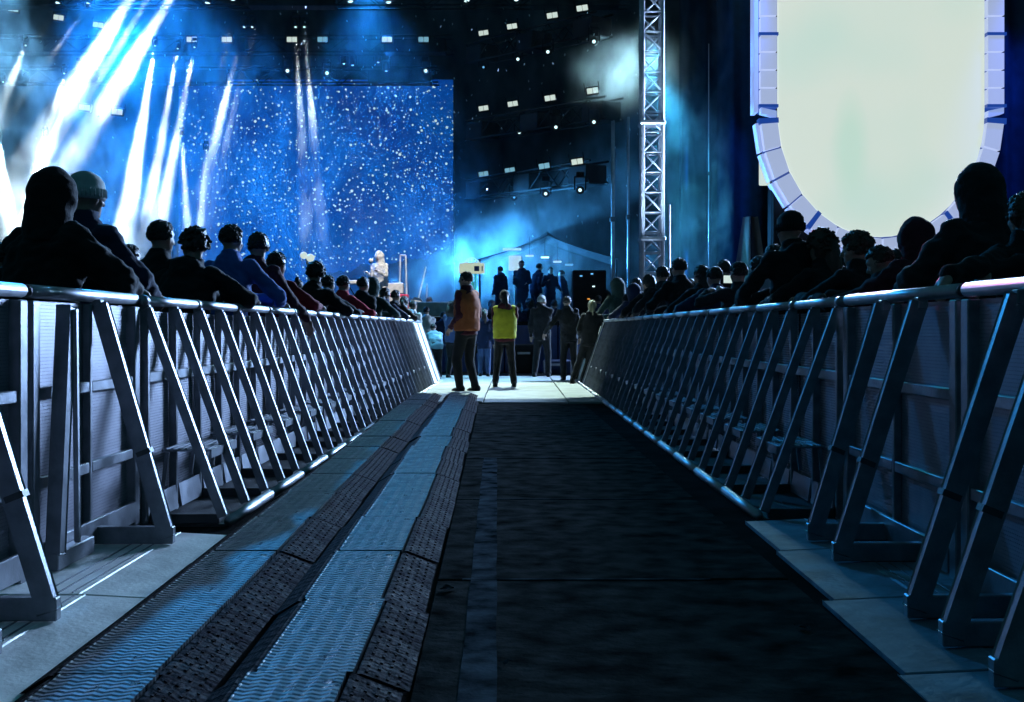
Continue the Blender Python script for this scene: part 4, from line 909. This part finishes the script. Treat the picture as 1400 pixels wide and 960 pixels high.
# crew standing on the deck at the right
for i, (px, top_, lab) in enumerate(((684, 363, 'leftmost crew person in silhouette on the right of the stage'), (714, 355, 'crew person in silhouette in front of the bright lamp panel'), (731, 358, 'crew person in silhouette right of the bright lamp panel'), (752, 364, 'crew person in silhouette under the dark tent'), (772, 368, 'rightmost crew person in silhouette under the dark tent'))):
    Y = 31.5 + .25 * i; person(lab, at(px, 0, Y).x, Y, at(0, top_, Y).z - DECK, (35, 165, -60, 200, 75)[i], lean=(0, 6, 14, 3, 9)[i], arms=(None, ((-.2, .25, 1.1), (.15, .3, 1.25)), None, ((-.3, .2, 1.0), (.2, .3, 1.3)), ((-.1, .3, 1.2), (.1, .3, 1.2)))[i], wear='navy', legs='navy', base=DECK, voxel=.022, group='stage crew at the right of the stage', seed=px * .1, hair='short')
t = gear('lamp_panel', 'bright white lamp panel behind the stage crew', 'stage light', 704, 33.5)
z0 = at(0, 360, 33.5).z - DECK
MB().box((0, 0, z0), (.34, .1, .40), None, .01).build('lamp_face', 'glowing_box', t); MB().box((-.08, .05, z0 + .38), (.5, .1, .06), None, .01).build('hood', 'glowing_box', t); MB().tube([(0, 0.05, 0), (0, .05, z0 - .2)], .03, 8).build('post', 'black_metal', t)
t = thing('stage_tent', 'dark tent canopy sloping down to the right over the stage crew', 'tent', (at(750, 0, 34).x, 34, DECK))
zr, ze = at(0, 316, 34).z - DECK, at(0, 358, 34).z - DECK
MB().grid(lambda u, v: (-1.9 + 3.7 * u, -1.3 + 2.6 * v, ze + (zr - ze) * (1 - abs(2 * v - 1) * .25) * (1 - max(0, (u - .5) / .5) ** .8 if u > .5 else 1 - (max(0, (.5 - u) / .5)) ** .8)), 20, 8).build('canopy', 'drape_black', t)
for s_ in (-1.85, 1.75): MB().tube([(s_, -1.2, 0), (s_, -1.2, ze)], .03, 6).build('leg', 'black_metal', t)
for i, (px, py, Y, n) in enumerate(((745, 352, 33, 'lens_glow'), (762, 358, 33, 'white_led'), (778, 362, 33, 'dim_led'), (724, 350, 33, 'white_led'))):
    t = thing('glow_bar', f'small glowing bar for lit clutter under the dark tent, {ORD[i]} of the row', 'clutter', at(px, py, Y), 0, 'glowing bars under the tent')  # added bars whose glow stands for lit clutter and haze
    MB().box((0, 0, 0), (.22, .06, .05), None, .01).build('lamp_face', n, t); MB().tube([(0, .04, .02), (0, .04, .5)], .008, 5).build('cord', 'black_metal', t)
# flight cases and bags on the pit floor
for (px, foot, w, h, m, lab) in ((716, 512, .55, .62, 'black_metal', 'dark equipment case between the yellow vest and the pale haired person'), (722, 505, .8, .9, 'dark_steel', 'taller dark case behind the small equipment case'), (762, 514, .6, .30, 'cloth_navy', 'blue bag lying on the pit floor right of the pale haired person')):
    Y = F * EYE / (foot - 450); t = thing('equipment_case', lab, 'case', ((px - 702) * Y / F, Y, .03))
    MB().box((0, 0, h / 2), (w, .5, h), None, .03).build('shell', m, t); MB().box((0, -.255, h * .7), (w * .5, .02, .05), None, .005).build('handle', 'aluminium', t)
    for s_ in (-1, 1): MB().box((s_ * w * .46, -.252, h / 2), (.03, .012, h * .9)).build('edge_strip', 'aluminium', t)
t = thing('mixing_desk', 'dark rack with small amber and blue lights at the right end of the stage', 'rack', (at(805, 0, 30).x, 30, DECK))
MB().box((0, 0, .62), (.8, .5, 1.24), None, .02).build('shell', 'black_metal', t)
for (x, z, m) in ((-.02, .55, 'amber_led'), (.1, .85, 'lens_glow'), (.06, 1.15, 'lens_blue'), (-.2, 1.1, 'lens_blue')): MB().box((x, -.26, z), (.06, .02, .03)).build('indicator', m, t)
# glitter falling through the light
cf = MB(); rr = random.Random(3)
for i in range(260):
    Y = rr.uniform(28, 35); p = at(rr.uniform(40, 900), rr.uniform(-5, 330) if rr.random() < .75 else rr.uniform(0, 180), Y)
    cf.box(p, (.022, .005, .05), Euler((rr.uniform(-.5, .5), rr.uniform(-.5, .5), rr.uniform(0, 3))).to_matrix())
m_, nt_, b_ = nodes_of('confetti_foil'); setp(b_, Base_Color=(.8, .85, .85, 1), Roughness=.3, Metallic=.3); b_.inputs['Transmission Weight'].default_value = .0
tag(cf.build('confetti', m_), kind='stuff')

# ------------------------------------------------------------------ smoke over the stage
def smoke(x0, x1, y0, y1, z0, z1):
    o = MB().box(((x0 + x1) / 2, (y0 + y1) / 2, (z0 + z1) / 2), (x1 - x0, y1 - y0, z1 - z0))
    m = bpy.data.materials.new('stage_smoke'); m.use_nodes = True; nt = m.node_tree; nt.nodes.remove(nt.nodes['Principled BSDF'])
    pv = nt.nodes.new('ShaderNodeVolumePrincipled'); pv.inputs['Color'].default_value = (.92, .96, 1, 1); pv.inputs['Anisotropy'].default_value = .25
    nt.links.new(pv.outputs[0], nt.nodes['Material Output'].inputs['Volume'])
    g = nt.nodes.new('ShaderNodeNewGeometry'); L = nt.links.new
    mp = nt.nodes.new('ShaderNodeMapping'); mp.inputs['Scale'].default_value = (1, .6, .55); L(g.outputs['Position'], mp.inputs[0])
    n = nt.nodes.new('ShaderNodeTexNoise'); n.inputs['Scale'].default_value = 1.0; n.inputs['Detail'].default_value = 4.5; n.inputs['Distortion'].default_value = .9; L(mp.outputs[0], n.inputs['Vector'])
    r = nt.nodes.new('ShaderNodeMapRange'); r.inputs[1].default_value = .45; r.inputs[2].default_value = .62; r.inputs[3].default_value = .002; r.inputs[4].default_value = .035; L(n.outputs[0], r.inputs[0])
    n2 = nt.nodes.new('ShaderNodeTexNoise'); n2.inputs['Scale'].default_value = 1.7; n2.inputs['Detail'].default_value = 4; n2.inputs['Distortion'].default_value = 1.2; L(mp.outputs[0], n2.inputs['Vector'])
    fine = nt.nodes.new('ShaderNodeMapRange'); fine.inputs[1].default_value = .36; fine.inputs[2].default_value = .64; fine.inputs[3].default_value = .08; fine.inputs[4].default_value = 1.9; L(n2.outputs[0], fine.inputs[0])
    tot = r.outputs[0]
    def mth(op, a, c):
        q = nt.nodes.new('ShaderNodeMath'); q.operation = op
        for i, v in enumerate((a, c)):
            if isinstance(v, (int, float)): q.inputs[i].default_value = v
            else: L(v, q.inputs[i])
        if op == 'MULTIPLY_ADD': q.inputs[2].default_value = .2
        return q.outputs[0]
    pw = nt.nodes.new('ShaderNodeMapRange'); pw.inputs[1].default_value = .42; pw.inputs[2].default_value = .60; pw.inputs[3].default_value = 0; pw.inputs[4].default_value = 1; L(n.outputs[0], pw.inputs[0])
    for (px, py, Y, rad, A) in ((838, 120, 30.9, 1.7, .34), (882, 96, 30.9, 1.3, .38), (915, 160, 30.9, 1.3, .22), (640, 315, 34, 2.6, .24), (585, 310, 35, 1.8, .12), (930, 200, 30.2, 1.6, .12), (940, 300, 30.2, 2.2, .20), (730, 345, 33, 1.8, .16), (70, 230, 34, 3.6, .08), (745, 262, 32, .8, .10), (380, 310, 36, 3.0, .05),
                               (160, 85, 35.5, 2.1, .20), (200, 262, 34, 2.7, .16), (420, 160, 39.5, 1.5, .20), (300, 165, 39.5, 1.7, .18), (505, 170, 39.5, .9, .12), (85, 150, 34, 1.6, .14), (25, 85, 33.5, 1.2, .14)):
        c = at(px, py, Y); ds = nt.nodes.new('ShaderNodeVectorMath'); ds.operation = 'DISTANCE'; L(g.outputs['Position'], ds.inputs[0]); ds.inputs[1].default_value = c
        f = nt.nodes.new('ShaderNodeMapRange'); f.interpolation_type = 'SMOOTHSTEP'; f.inputs[1].default_value = 0; f.inputs[2].default_value = rad; f.inputs[3].default_value = A; f.inputs[4].default_value = 0
        L(ds.outputs['Value'], f.inputs[0]); tot = mth('ADD', tot, mth('MULTIPLY', f.outputs[0], mth('MULTIPLY_ADD', pw.outputs[0], .8)))
    tot = mth('MULTIPLY', tot, fine.outputs[0])
    L(tot, pv.inputs['Density'])
    ob = o.build('stage_smoke', m); tag(ob, kind='stuff')
smoke(-17, 5.3, 29.82, 44.6, DECK + .02, 14.5)
